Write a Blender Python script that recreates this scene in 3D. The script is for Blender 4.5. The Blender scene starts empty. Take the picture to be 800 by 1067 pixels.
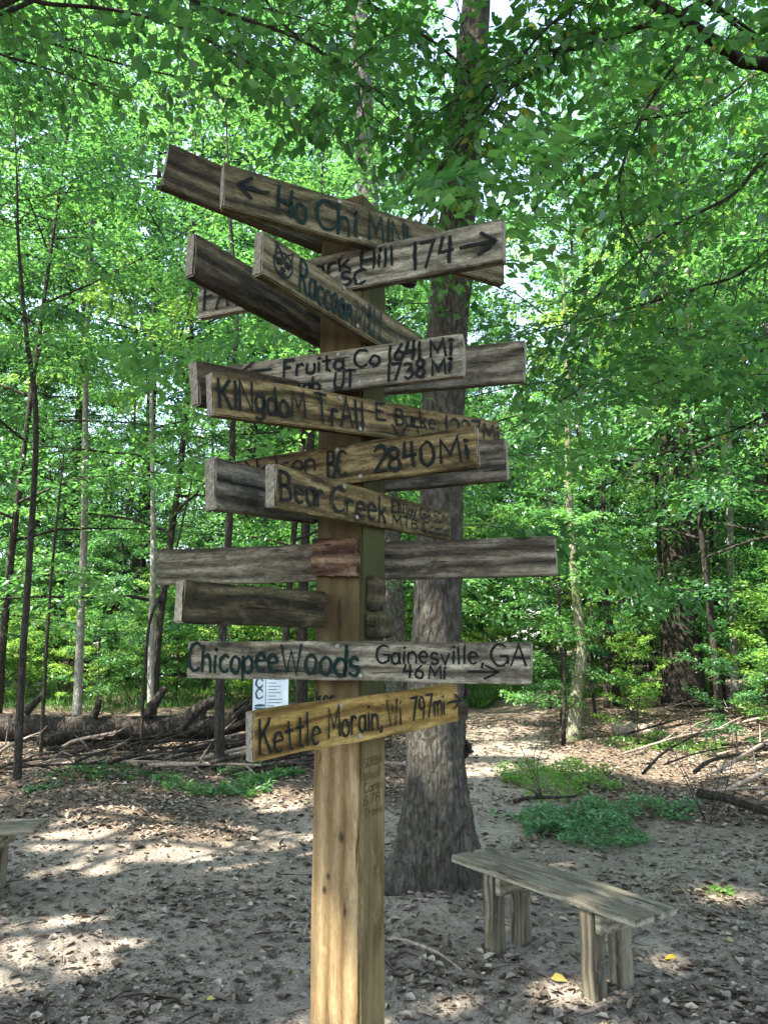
import bpy, bmesh, math, random
import numpy as np
from mathutils import Vector, Matrix

# ------------------------------------------------------------------ camera, sky, sun, exposure
scene = bpy.context.scene
COL = scene.collection
EYE, PITCH, FPX = 1.6, math.radians(9.5), 801.0
cd = bpy.data.cameras.new('camera')
cd.sensor_fit = 'VERTICAL'; cd.sensor_height = 36.0; cd.lens = FPX / 1067 * 36.0
cd.clip_start = 0.05; cd.clip_end = 600
cam = bpy.data.objects.new('camera', cd); COL.objects.link(cam)
cam.location = (0, 0, EYE); cam.rotation_euler = (math.pi / 2 + PITCH, 0, 0)
scene.camera = cam

SUN_EL, SUN_AZ = math.radians(58), math.radians(236)     # azimuth clockwise from +Y
sun_dir = Vector((math.sin(SUN_AZ) * math.cos(SUN_EL), math.cos(SUN_AZ) * math.cos(SUN_EL), math.sin(SUN_EL)))
w = bpy.data.worlds.new('World'); scene.world = w; w.use_nodes = True
wn = w.node_tree; bg = wn.nodes['Background']
sky = wn.nodes.new('ShaderNodeTexSky'); sky.sky_type = 'NISHITA'; sky.sun_disc = False
sky.sun_elevation = SUN_EL; sky.sun_rotation = SUN_AZ
hs = wn.nodes.new('ShaderNodeHueSaturation'); hs.inputs['Saturation'].default_value = .8
wn.links.new(sky.outputs[0], hs.inputs['Color']); wn.links.new(hs.outputs[0], bg.inputs[0]); bg.inputs[1].default_value = 0.15
sl = bpy.data.lights.new('sun', 'SUN'); sl.energy = 4.3; sl.angle = math.radians(0.53); sl.color = (1, 0.96, 0.89)
so = bpy.data.objects.new('sun', sl); COL.objects.link(so)
so.rotation_euler = sun_dir.to_track_quat('Z', 'Y').to_euler()
scene.view_settings.view_transform = 'Standard'; scene.view_settings.look = 'None'
scene.view_settings.exposure = 2.7; scene.view_settings.gamma = 1
scene.render.engine = 'CYCLES'
cy = scene.cycles
cy.use_denoising = True
try: cy.denoiser = 'OPENIMAGEDENOISE'
except Exception: pass
cy.max_bounces = 8; cy.diffuse_bounces = 4; cy.transmission_bounces = 6; cy.glossy_bounces = 2
cy.transparent_max_bounces = 4; cy.sample_clamp_indirect = 8; cy.caustics_reflective = False; cy.caustics_refractive = False

# ------------------------------------------------------------------ helpers
CP, SP = math.cos(PITCH), math.sin(PITCH)
def ray(px, py):
    u = (px - 400) / FPX; v = (533.5 - py) / FPX
    return Vector((u, CP - v * SP, SP + v * CP))
def at(px, py, Y):
    r = ray(px, py); return Vector((r.x / r.y * Y, Y, EYE + r.z / r.y * Y))
def gnd(px, py, z=0.0):
    r = ray(px, py); t = (z - EYE) / r.z; return Vector((r.x * t, r.y * t, z))

def tag(o, label=None, cat=None, group=None, kind=None):
    for k, v in (('label', label), ('category', cat), ('group', group), ('kind', kind)):
        if v: o[k] = v
    return o
def empty(name, loc=(0, 0, 0), rz=0.0):
    o = bpy.data.objects.new(name, None); COL.objects.link(o)
    o.location = loc; o.rotation_euler = (0, 0, rz); o.empty_display_size = 0.2
    return o
def link(name, mesh, m, parent=None, mat_world=None):
    o = bpy.data.objects.new(name, mesh); COL.objects.link(o)
    if m is not None and not mesh.materials: mesh.materials.append(m)
    if parent is not None: o.parent = parent
    if mat_world is not None: o.matrix_basis = mat_world
    return o
def copy_tree(o, parent=None):
    c = o.copy(); COL.objects.link(c)
    c.parent = parent
    for ch in KIDS.get(o.name, []):
        cc = ch.copy(); COL.objects.link(cc); cc.parent = c
    return c
KIDS = {}
def kids(root, *ch): KIDS[root.name] = list(ch)

def mesh_np(name, verts, tris=None, quads=None, tint=None, smooth=False):
    me = bpy.data.meshes.new(name)
    verts = np.asarray(verts, np.float32)
    parts, starts, tot, off = [], [], [], 0
    for arr, k in ((tris, 3), (quads, 4)):
        if arr is not None and len(arr):
            arr = np.asarray(arr, np.int32); parts.append(arr.ravel())
            starts.append(off + np.arange(len(arr)) * k); tot.append(np.full(len(arr), k)); off += arr.size
    lv = np.concatenate(parts); ls = np.concatenate(starts).astype(np.int32); lt = np.concatenate(tot).astype(np.int32)
    me.vertices.add(len(verts)); me.vertices.foreach_set('co', verts.ravel())
    me.loops.add(len(lv)); me.loops.foreach_set('vertex_index', lv.astype(np.int32))
    me.polygons.add(len(ls)); me.polygons.foreach_set('loop_start', ls); me.polygons.foreach_set('loop_total', lt)
    if smooth: me.polygons.foreach_set('use_smooth', np.ones(len(ls), bool))
    me.update(calc_edges=True)
    if tint is not None:
        a = me.attributes.new('tint', 'FLOAT', 'POINT'); a.data.foreach_set('value', np.asarray(tint, np.float32))
    return me

class Tubes:
    """several tapered tubes collected into ONE mesh (one trunk with its limbs)"""
    def __init__(s): s.v, s.q, s.n = [], [], 0
    def add(s, pts, rad, n=7, rng=None, rough=0.0, close=True):
        pts = [Vector(p) for p in pts]; m = len(pts); up = Vector((0.13, 0.21, 1)).normalized()
        ring0 = s.n; prev = None
        for i, p in enumerate(pts):
            t = (pts[min(i + 1, m - 1)] - pts[max(i - 1, 0)]).normalized()
            if prev is None:
                a = t.cross(Vector((1, 0.1, 0.05)) if abs(t.z) > 0.7 else up).normalized()
            else:
                a = (prev - t * prev.dot(t)).normalized()
            prev = a; b = t.cross(a)
            for k in range(n):
                th = 2 * math.pi * k / n; r = rad[i]
                if rng is not None: r *= 1 + rough * (rng.random() - 0.5)
                c = p + a * (math.cos(th) * r) + b * (math.sin(th) * r); s.v.append((c.x, c.y, c.z))
        for i in range(m - 1):
            for k in range(n):
                k2 = (k + 1) % n; A = ring0 + i * n
                s.q.append((A + k, A + k2, A + n + k2, A + n + k))
        s.n += m * n
        if close:
            for i in (0, m - 1):
                c = pts[i]; s.v.append((c.x, c.y, c.z)); A = ring0 + i * n
                for k in range(0, n):
                    k2 = (k + 1) % n
                    s.q.append((s.n, A + k2, A + k, s.n) if i == 0 else (s.n, A + k, A + k2, s.n))
                s.n += 1
        return s
    def mesh(s, name):
        q = np.array(s.q); t = q[q[:, 0] == q[:, 3]][:, :3]; qq = q[q[:, 0] != q[:, 3]]
        return mesh_np(name, s.v, t, qq, smooth=True)

def crom(pts, per=6):
    pts = [Vector(p) for p in pts]
    P = [pts[0] * 2 - pts[1]] + pts + [pts[-1] * 2 - pts[-2]]; out = []
    for i in range(1, len(P) - 2):
        for k in range(per):
            t = k / per; a, b, c, d = P[i - 1], P[i], P[i + 1], P[i + 2]
            out.append(0.5 * ((2 * b) + (c - a) * t + (2 * a - 5 * b + 4 * c - d) * t * t + (3 * b - a - 3 * c + d) * t ** 3))
    out.append(P[-2]); return out

# ---- leaves, vectorised: pos (N,3), direction (N,3), rough normal (N,3), size (N)
def unit(a): return a / np.maximum(np.linalg.norm(a, axis=1, keepdims=True), 1e-9)
def leaf_mesh(name, pos, d, nrm, size, tint, width=0.55, fine=False, fold=0.18, curl=0.12):
    d = unit(d); side = unit(np.cross(d, nrm)); up = np.cross(side, d)
    S = size[:, None]
    if fine:
        prof = [(0, 0, 0), (.33, 0, -.5), (.68, 0, -.5), (1, 0, 0), (.28, .5, 1), (.62, .42, 1), (.28, -.5, 1), (.62, -.42, 1)]
        tri = [(0, 1, 4), (2, 3, 5), (0, 6, 1), (2, 7, 3)]; quad = [(1, 2, 5, 4), (1, 6, 7, 2)]
    else:
        prof = [(0, 0, -.3), (.42, .5, 1), (1, 0, -.3), (.42, -.5, 1)]
        tri = [(0, 2, 1), (0, 3, 2)]; quad = None
    K = len(prof); N = len(pos)
    V = np.zeros((N, K, 3), np.float32)
    for k, (a, b, c) in enumerate(prof):
        V[:, k] = pos + S * (d * a + side * (b * width) + up * (c * fold * width * .5 - curl * a * a))
    base = (np.arange(N) * K)[:, None]
    T = np.concatenate([base + np.array(t)[None] for t in tri]) if tri else None
    Q = np.concatenate([base + np.array(q)[None] for q in quad]) if quad else None
    return mesh_np(name, V.reshape(-1, 3), T, Q, np.repeat(tint, K))

# ------------------------------------------------------------------ materials
def newmat(name):
    m = bpy.data.materials.new(name); m.use_nodes = True
    nt = m.node_tree; nt.nodes.clear()
    out = nt.nodes.new('ShaderNodeOutputMaterial')
    return m, nt, out
def N(nt, t, **kw):
    n = nt.nodes.new('ShaderNode' + t)
    for k, v in kw.items():
        if k.startswith('_'): n.inputs[k[1:]].default_value = v
        else: setattr(n, k, v)
    return n
def L(nt, a, b): nt.links.new(a, b)
def ramp(nt, fac, stops):
    r = nt.nodes.new('ShaderNodeValToRGB'); e = r.color_ramp.elements
    while len(e) > 1: e.remove(e[-1])
    e[0].position, e[0].color = stops[0][0], (*stops[0][1], 1)
    for p, c in stops[1:]:
        x = e.new(p); x.color = (*c, 1)
    L(nt, fac, r.inputs[0]); return r.outputs[0]
def noise(nt, vec, scale, detail=4, rough=0.55, dist=0.0):
    n = N(nt, 'TexNoise'); n.inputs['Scale'].default_value = scale; n.inputs['Detail'].default_value = detail
    n.inputs['Roughness'].default_value = rough; n.inputs['Distortion'].default_value = dist
    L(nt, vec, n.inputs['Vector']); return n.outputs['Fac']
def mapping(nt, vec, scale=(1, 1, 1), loc=(0, 0, 0)):
    n = N(nt, 'Mapping'); n.inputs['Scale'].default_value = scale; n.inputs['Location'].default_value = loc
    L(nt, vec, n.inputs['Vector']); return n.outputs[0]
def mix(nt, fac, a, b, mode='MIX'):
    n = nt.nodes.new('ShaderNodeMix'); n.data_type = 'RGBA'; n.blend_type = mode
    for s, i in ((fac, 0), (a, 6), (b, 7)):
        if isinstance(s, (float, int)): n.inputs[i].default_value = s
        elif isinstance(s, tuple): n.inputs[i].default_value = (*s, 1)
        else: L(nt, s, n.inputs[i])
    return n.outputs[2]
def math_(nt, op, a, b=None, clamp=False):
    n = nt.nodes.new('ShaderNodeMath'); n.operation = op; n.use_clamp = clamp
    for i, s in enumerate((a, b)):
        if s is None: continue
        if isinstance(s, (float, int)): n.inputs[i].default_value = s
        else: L(nt, s, n.inputs[i])
    return n.outputs[0]
def finish(nt, out, col, rough=0.85, bump=None, strength=0.5, dist=0.01, spec=0.25):
    b = N(nt, 'BsdfPrincipled'); L(nt, col, b.inputs['Base Color'])
    b.inputs['Roughness'].default_value = rough; b.inputs['Specular IOR Level'].default_value = spec
    if bump is not None:
        bp = N(nt, 'Bump'); bp.inputs['Strength'].default_value = strength; bp.inputs['Distance'].default_value = dist
        L(nt, bump, bp.inputs['Height']); L(nt, bp.outputs[0], b.inputs['Normal'])
    L(nt, b.outputs[0], out.inputs[0]); return b

def wood(name, dark, mid, light, axis='X', moss=0.0, moss_col=(.05, .075, .02), streak=1.0, knots=True, crack=0.5, algae=False, clean=0.0):
    m, nt, out = newmat(name)
    tc = N(nt, 'TexCoord').outputs['Object']; oi = N(nt, 'ObjectInfo')
    sc = (1.0, 14, 14) if axis == 'X' else (14, 14, 1.0)
    off = nt.nodes.new('ShaderNodeVectorMath'); off.operation = 'MULTIPLY_ADD'
    rnd = N(nt, 'CombineXYZ'); L(nt, oi.outputs['Random'], rnd.inputs[0]); L(nt, oi.outputs['Random'], rnd.inputs[1])
    L(nt, rnd.outputs[0], off.inputs[0]); off.inputs[1].default_value = (37, 23, 11); L(nt, tc, off.inputs[2])
    v = off.outputs[0]
    # knots bend the grain around them
    kn = N(nt, 'TexVoronoi'); kn.feature = 'DISTANCE_TO_EDGE'; kn.feature = 'F1'
    ks = (3.2, 9, 9) if axis == 'X' else (9, 9, 3.2)
    L(nt, mapping(nt, v, ks), kn.inputs['Vector']); kn.inputs['Scale'].default_value = 1.0
    kd = kn.outputs['Distance']
    kk = math_(nt, 'SMOOTH_MIN', kd, 0.45)
    gv = nt.nodes.new('ShaderNodeVectorMath'); gv.operation = 'ADD'
    kc = N(nt, 'CombineXYZ'); ks2 = math_(nt, 'MULTIPLY', kk, 1.1 if knots else 0.0)
    for i in range(3): L(nt, ks2, kc.inputs[i])
    L(nt, mapping(nt, v, sc), gv.inputs[0]); L(nt, kc.outputs[0], gv.inputs[1])
    g1 = noise(nt, gv.outputs[0], 1.6, 6, .62, .6)
    sc2 = (7, 85, 85) if axis == 'X' else (85, 85, 7)
    g2a = noise(nt, mapping(nt, v, sc2), 1.0, 6, .75)
    g2b = noise(nt, mapping(nt, v, (45, 110, 110) if axis == 'X' else (110, 110, 45)), 1.0, 6, .8)
    g2 = math_(nt, 'ADD', math_(nt, 'MULTIPLY', g2a, .62), math_(nt, 'MULTIPLY', g2b, .38))
    wv = N(nt, 'TexWave'); wv.wave_type = 'BANDS'; wv.bands_direction = 'Z' if axis == 'X' else 'X'
    wv.inputs['Scale'].default_value = 2.2; wv.inputs['Distortion'].default_value = 4.5; wv.inputs['Detail'].default_value = 3
    wv.inputs['Detail Scale'].default_value = .6
    wsc = (.25, 3, 3.5) if axis == 'X' else (3.5, 3, .25)
    wa = nt.nodes.new('ShaderNodeVectorMath'); wa.operation = 'MULTIPLY_ADD'
    L(nt, kc.outputs[0], wa.inputs[0]); wa.inputs[1].default_value = (.25, .25, .25); L(nt, mapping(nt, v, wsc), wa.inputs[2])
    L(nt, wa.outputs[0], wv.inputs['Vector'])
    # broad early/late wood bands, then fine fibres, pits, ring lines round knots, stains and checks
    f = math_(nt, 'ADD', math_(nt, 'MULTIPLY', g1, .75), math_(nt, 'MULTIPLY', wv.outputs['Fac'], .25))
    col = ramp(nt, f, [(.30, dark), (.50, mid), (.72, light)])
    fib = ramp_f(nt, g2a, .38, .60); pit = ramp_f(nt, g2b, .36, .58)
    def mul(c, fac, lo, hi):
        mr = N(nt, 'MapRange'); mr.inputs['To Min'].default_value = lo; mr.inputs['To Max'].default_value = hi; L(nt, fac, mr.inputs['Value'])
        cc = N(nt, 'CombineColor'); [L(nt, mr.outputs[0], cc.inputs[q]) for q in range(3)]
        return mix(nt, 1.0, c, cc.outputs[0], 'MULTIPLY')
    k_ = 1 - clean
    col = mul(col, fib, 1 - .44 * k_, 1 + .28 * k_); col = mul(col, pit, 1 - .38 * k_, 1 + .22 * k_)
    bl = noise(nt, mapping(nt, v, (4, 8, 8) if axis == 'X' else (8, 8, 4)), 1.6, 7, .68, .5)
    col = mix(nt, math_(nt, 'MULTIPLY', ramp_f(nt, bl, .50, .66), .7 * (1 - .8 * clean)), col, dark)
    bl2 = noise(nt, mapping(nt, v, (7, 15, 15) if axis == 'X' else (15, 15, 7), (5, 2, 9)), 1.5, 6, .7, .3)
    col = mix(nt, math_(nt, 'MULTIPLY', ramp_f(nt, bl2, .56, .68), .35), col, tuple(min(1, c * 1.5) for c in light))
    if knots:
        rg_ = math_(nt, 'SINE', math_(nt, 'MULTIPLY', kd, 95.0)); near = ramp_f(nt, kd, .34, .10)
        col = mix(nt, math_(nt, 'MULTIPLY', math_(nt, 'MULTIPLY', ramp_f(nt, rg_, .1, .9), near), .5), col, dark)
        kf = ramp_f(nt, kd, .11, .05); col = mix(nt, math_(nt, 'MULTIPLY', kf, .85), col, tuple(c * .4 for c in dark))
    cr = noise(nt, mapping(nt, v, (2.6, 48, 48) if axis == 'X' else (48, 48, 2.6)), 1.0, 5, .62, .15)
    cf = ramp_f(nt, cr, .37, .33); col = mix(nt, math_(nt, 'MULTIPLY', cf, min(1, crack * 1.5)), col, (.010, .008, .005))
    if moss:
        mm = noise(nt, mapping(nt, v, (5, 9, 9), (3, 1, 7)), 1.4, 7, .7)
        col = mix(nt, math_(nt, 'MULTIPLY', ramp_f(nt, mm, .62 - moss * .3, .75 - moss * .2), min(1, .45 + moss * .4)), col, moss_col)
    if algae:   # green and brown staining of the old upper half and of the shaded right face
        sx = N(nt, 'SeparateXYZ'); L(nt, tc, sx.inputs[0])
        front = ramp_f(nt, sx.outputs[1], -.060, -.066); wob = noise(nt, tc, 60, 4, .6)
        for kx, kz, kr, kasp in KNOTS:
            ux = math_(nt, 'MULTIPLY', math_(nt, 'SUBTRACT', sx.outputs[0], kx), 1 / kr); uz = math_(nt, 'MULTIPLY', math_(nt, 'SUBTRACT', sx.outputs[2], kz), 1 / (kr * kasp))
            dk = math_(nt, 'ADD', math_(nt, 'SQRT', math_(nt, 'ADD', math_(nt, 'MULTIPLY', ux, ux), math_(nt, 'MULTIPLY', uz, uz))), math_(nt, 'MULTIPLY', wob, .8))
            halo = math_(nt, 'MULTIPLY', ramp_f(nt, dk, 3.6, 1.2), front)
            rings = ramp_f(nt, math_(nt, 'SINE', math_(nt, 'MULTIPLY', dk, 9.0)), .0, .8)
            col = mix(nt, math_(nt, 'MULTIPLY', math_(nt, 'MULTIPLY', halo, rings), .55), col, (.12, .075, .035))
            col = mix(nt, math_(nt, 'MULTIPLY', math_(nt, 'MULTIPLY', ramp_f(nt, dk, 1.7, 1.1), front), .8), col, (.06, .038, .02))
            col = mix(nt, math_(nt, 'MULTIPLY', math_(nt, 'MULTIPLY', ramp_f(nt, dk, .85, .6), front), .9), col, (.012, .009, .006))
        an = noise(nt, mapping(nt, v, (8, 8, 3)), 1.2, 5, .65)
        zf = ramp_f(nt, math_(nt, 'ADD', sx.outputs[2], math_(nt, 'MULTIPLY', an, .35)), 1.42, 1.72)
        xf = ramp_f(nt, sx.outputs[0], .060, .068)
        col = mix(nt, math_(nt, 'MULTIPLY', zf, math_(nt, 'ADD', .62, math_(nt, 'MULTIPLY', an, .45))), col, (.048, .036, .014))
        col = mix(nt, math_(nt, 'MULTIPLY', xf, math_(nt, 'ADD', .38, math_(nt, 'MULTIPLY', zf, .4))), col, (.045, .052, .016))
    h = math_(nt, 'SUBTRACT', math_(nt, 'ADD', g2, g1), math_(nt, 'MULTIPLY', cf, 1.2))
    finish(nt, out, col, .85, h, .8, .007, .15); return m
def ramp_f(nt, fac, a, b):
    n = N(nt, 'MapRange'); n.inputs['From Min'].default_value = a; n.inputs['From Max'].default_value = b
    n.interpolation_type = 'SMOOTHSTEP'; L(nt, fac, n.inputs['Value']); return n.outputs[0]

def bark(name, dark, mid, light, lichen=(.3, .32, .26), lich=0.3, scale=1.0, moss=0.0):
    m, nt, out = newmat(name)
    tc = N(nt, 'TexCoord').outputs['Object']
    v1 = N(nt, 'TexVoronoi'); v1.feature = 'DISTANCE_TO_EDGE'
    nz = N(nt, 'TexNoise'); nz.inputs['Scale'].default_value = 6 * scale; L(nt, tc, nz.inputs['Vector'])
    ad = nt.nodes.new('ShaderNodeVectorMath'); ad.operation = 'MULTIPLY_ADD'
    L(nt, nz.outputs['Color'], ad.inputs[0]); ad.inputs[1].default_value = (.9, .9, .9); L(nt, mapping(nt, tc, (26 * scale, 26 * scale, 7 * scale)), ad.inputs[2])
    L(nt, ad.outputs[0], v1.inputs['Vector']); v1.inputs['Scale'].default_value = 1
    n1 = noise(nt, mapping(nt, tc, (40 * scale, 40 * scale, 12 * scale)), 1.0, 6, .65)
    n2 = noise(nt, tc, 2.4 * scale, 5, .6); n3 = noise(nt, mapping(nt, tc, (1, 1, .6)), 16 * scale, 6, .72)
    pl = ramp_f(nt, v1.outputs['Distance'], .0, .28)
    f = math_(nt, 'MULTIPLY_ADD', pl, .45, ); 
    f = math_(nt, 'ADD', math_(nt, 'MULTIPLY', pl, .16), math_(nt, 'MULTIPLY', n1, .85))
    col = ramp(nt, f, [(.25, dark), (.55, mid), (.85, light)])
    col = mix(nt, math_(nt, 'MULTIPLY', ramp_f(nt, n3, .50, .62), lich), col, lichen)
    col = mix(nt, math_(nt, 'MULTIPLY', ramp_f(nt, n3, .46, .36), .6), col, dark)
    col = mix(nt, math_(nt, 'MULTIPLY', ramp_f(nt, n2, .5, .7), .5), col, dark)
    if moss: col = mix(nt, math_(nt, 'MULTIPLY', ramp_f(nt, noise(nt, tc, 4, 5, .7, .3), .5 - moss * .15, .62), .8), col, (.06, .09, .02))
    finish(nt, out, col, .9, math_(nt, 'ADD', math_(nt, 'MULTIPLY', pl, .45), math_(nt, 'MULTIPLY', n1, 1.5)), .95, .022 / scale, .12); return m

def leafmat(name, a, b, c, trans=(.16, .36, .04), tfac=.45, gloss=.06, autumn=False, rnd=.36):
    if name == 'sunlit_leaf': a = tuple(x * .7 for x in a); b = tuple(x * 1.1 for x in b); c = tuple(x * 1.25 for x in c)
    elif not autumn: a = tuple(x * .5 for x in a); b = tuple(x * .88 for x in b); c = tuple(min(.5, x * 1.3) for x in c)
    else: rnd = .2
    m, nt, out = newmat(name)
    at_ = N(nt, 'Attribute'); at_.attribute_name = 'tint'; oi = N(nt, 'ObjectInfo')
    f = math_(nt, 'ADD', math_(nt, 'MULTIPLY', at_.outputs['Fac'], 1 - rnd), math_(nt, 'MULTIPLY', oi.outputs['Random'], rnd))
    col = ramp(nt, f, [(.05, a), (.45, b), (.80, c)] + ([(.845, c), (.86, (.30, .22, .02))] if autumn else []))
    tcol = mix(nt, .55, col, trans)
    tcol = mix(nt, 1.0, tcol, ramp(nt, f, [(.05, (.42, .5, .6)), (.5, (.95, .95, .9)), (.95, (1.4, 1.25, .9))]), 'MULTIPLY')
    d = N(nt, 'BsdfDiffuse'); L(nt, col, d.inputs[0])
    t = N(nt, 'BsdfTranslucent'); L(nt, tcol, t.inputs[0])
    g = N(nt, 'BsdfGlossy'); g.inputs['Roughness'].default_value = .38; g.inputs[0].default_value = (.9, 1, .95, 1)
    m1 = N(nt, 'MixShader'); m1.inputs[0].default_value = tfac; L(nt, d.outputs[0], m1.inputs[1]); L(nt, t.outputs[0], m1.inputs[2])
    m2 = N(nt, 'MixShader'); m2.inputs[0].default_value = gloss; L(nt, m1.outputs[0], m2.inputs[1]); L(nt, g.outputs[0], m2.inputs[2])
    L(nt, m2.outputs[0], out.inputs[0]); return m
def plain(name, c, rough=.8, var=.25, scale=20):
    m, nt, out = newmat(name); tc = N(nt, 'TexCoord').outputs['Object']
    n = noise(nt, tc, scale, 5, .6)
    col = ramp(nt, n, [(.3, tuple(x * (1 - var) for x in c)), (.7, tuple(min(1, x * (1 + var)) for x in c))])
    finish(nt, out, col, rough, n, .2, .003); return m

M = {}
KNOTS = [(.017, at(357, 872, 2.03).z, .009, 1.5), (-.030, at(339, 928, 2.04).z, .007, 1.3), (.028, at(361, 948, 2.03).z, .005, 3.2), (-.02, 1.02, .006, 1.4), (.01, 2.02, .008, 1.4)]
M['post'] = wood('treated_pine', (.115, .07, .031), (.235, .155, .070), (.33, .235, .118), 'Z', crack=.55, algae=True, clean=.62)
M['olive'] = wood('olive_board', (.026, .021, .011), (.10, .08, .041), (.19, .158, .088), moss=.25)
M['brown'] = wood('dark_brown_board', (.016, .012, .007), (.055, .042, .023), (.11, .086, .048), moss=.2)
M['grey'] = wood('silver_grey_board', (.055, .046, .031), (.18, .155, .108), (.31, .275, .20), moss=.15, moss_col=(.07, .072, .02))
M['grey_dark'] = wood('grey_dark_board', (.036, .030, .020), (.115, .097, .066), (.21, .182, .13), moss=.15)
M['amber'] = wood('amber_board', (.034, .023, .010), (.14, .100, .042), (.25, .19, .088), moss=.25)
M['gold'] = wood('golden_board', (.09, .05, .013), (.25, .155, .042), (.35, .24, .08), moss=.2, moss_col=(.10, .085, .02), crack=.35, clean=.35)
M['mossy'] = wood('mossy_board', (.014, .011, .006), (.045, .036, .018), (.10, .08, .042), moss=.4, moss_col=(.036, .038, .012))
M['bench'] = wood('bench_wood', (.08, .068, .045), (.20, .175, .12), (.31, .275, .20), moss=.2, moss_col=(.09, .10, .045), clean=.6)
M['bench_leg'] = wood('bench_leg_wood', (.045, .036, .024), (.125, .105, .068), (.22, .19, .13), 'Z', moss=.25, moss_col=(.075, .08, .035), clean=.65)
M['rot'] = wood('rotten_wood', (.016, .010, .007), (.085, .042, .022), (.24, .17, .105), moss=.0, crack=1.0, streak=1.6)
def inkmat(name, c, worn):
    m, nt, out = newmat(name); tc = N(nt, 'TexCoord').outputs['Object']
    n = noise(nt, mapping(nt, tc, (9, 60, 60)), 2.0, 5, .7); n2 = noise(nt, tc, 11, 3, .6)
    f = math_(nt, 'ADD', math_(nt, 'MULTIPLY', n, .7), math_(nt, 'MULTIPLY', n2, .3))
    col = mix(nt, math_(nt, 'MULTIPLY', ramp_f(nt, f, .55, .70), .3), c, worn)
    finish(nt, out, col, .7, n, .3, .002, .15); return m
M['ink'] = inkmat('black_green_paint', (.006, .008, .006), (.035, .03, .018))
M['ink_green'] = inkmat('dark_green_paint', (.003, .014, .010), (.02, .028, .015))
M['ink_faded'] = plain('faded_pencil', (.07, .05, .02), .8)
M['lichen'] = plain('pale_lichen', (.5, .46, .36), .95, .4, 80)
M['bark_big'] = bark('grey_mottled_bark', (.022, .018, .014), (.075, .065, .051), (.15, .135, .108), (.17, .18, .135), .35)
M['bark_dark'] = bark('dark_bark', (.016, .013, .010), (.045, .037, .029), (.085, .072, .057), (.12, .13, .10), .2)
M['bark_pale'] = bark('pale_bark', (.14, .125, .10), (.27, .25, .21), (.40, .38, .33), (.42, .44, .36), .4)
M['bark_mossy'] = bark('mossy_pale_bark', (.09, .08, .05), (.24, .22, .15), (.38, .36, .26), (.35, .4, .22), .4, 1.0, .8)
M['bark_grey'] = bark('grey_bark', (.035, .03, .024), (.10, .088, .072), (.19, .17, .145), (.28, .3, .25), .35)
M['dead'] = bark('dead_wood', (.012, .0095, .0075), (.036, .029, .022), (.08, .066, .051), (.11, .105, .085), .3)
M['dead_pale'] = bark('bleached_wood', (.16, .12, .09), (.32, .25, .19), (.46, .38, .30), (.45, .4, .32), .3)
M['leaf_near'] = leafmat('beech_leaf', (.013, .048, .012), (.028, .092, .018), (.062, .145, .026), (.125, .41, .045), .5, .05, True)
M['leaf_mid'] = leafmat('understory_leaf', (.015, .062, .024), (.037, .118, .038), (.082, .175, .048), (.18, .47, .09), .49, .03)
M['leaf_sun'] = leafmat('sunlit_leaf', (.044, .125, .026), (.095, .205, .038), (.16, .26, .052), (.40, .66, .11), .54, .025)  # lighter copy of the understory leaf, sunlight put into its colours
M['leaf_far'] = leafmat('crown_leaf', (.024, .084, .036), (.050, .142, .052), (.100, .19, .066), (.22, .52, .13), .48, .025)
M['fern'] = leafmat('ground_cover_leaf', (.045, .135, .055), (.085, .205, .085), (.14, .265, .11), (.26, .52, .17), .5, .03)
M['grass'] = leafmat('grass_blade', (.035, .10, .02), (.06, .15, .03), (.10, .2, .04), (.16, .38, .05), .4, .04)

# ------------------------------------------------------------------ ground
TRAIL = [(-7.5, 2.2), (-4.0, 3.6), (-1.0, 4.6), (0.9, 7.6), (1.5, 11), (2.2, 15), (4.2, 20), (8.5, 24), (15, 27)]
def seg_dist(x, y, pts):
    x = np.asarray(x, float); y = np.asarray(y, float); best = np.full(x.shape, 1e9)
    for (ax, ay), (bx, by) in zip(pts[:-1], pts[1:]):
        dx, dy = bx - ax, by - ay; t = np.clip(((x - ax) * dx + (y - ay) * dy) / (dx * dx + dy * dy), 0, 1)
        best = np.minimum(best, np.hypot(x - ax - t * dx, y - ay - t * dy))
    return best
def clear_mask(x, y):
    """1 on the trodden clearing and trail, 0 in the wood"""
    x = np.asarray(x, float); y = np.asarray(y, float)
    d1 = np.sqrt(((x + .2) / 5.2) ** 2 + ((y - 3.2) / 3.9) ** 2)
    d2 = seg_dist(x, y, TRAIL) / .8
    wob = .14 * np.sin(x * 2.1 + 1.3 * np.sin(y * 1.7)) + .1 * np.sin(y * 3.3 + x)
    d = np.minimum(d1, d2) + wob
    return np.clip((1.25 - d) / .45, 0, 1) * np.clip(1.15 - (y - 7.5) / 9, .35, 1)
def gz(x, y):
    x = np.asarray(x, float); y = np.asarray(y, float)
    r = .05 * np.sin(x * .9 + .5) * np.sin(y * .7) + .035 * np.sin(x * 2.3 + y * 1.1) + .025 * np.sin(x * 4.1 - y * 3.7)
    far = np.clip((np.hypot(x, y) - 9) / 30, 0, 1)
    c = clear_mask(x, y)
    micro = .008 * np.sin(x * 7.3 + 2 * np.sin(y * 3.1)) * np.sin(y * 8.7 + x)
    return (1 - c) * (r + .05) + c * (.25 * r + micro - .012) + far * (.35 * np.sin(x * .13 + 1) * np.sin(y * .11)) + far * 0.3
def G(x, y): return float(gz(np.array([x]), np.array([y]))[0])

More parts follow.
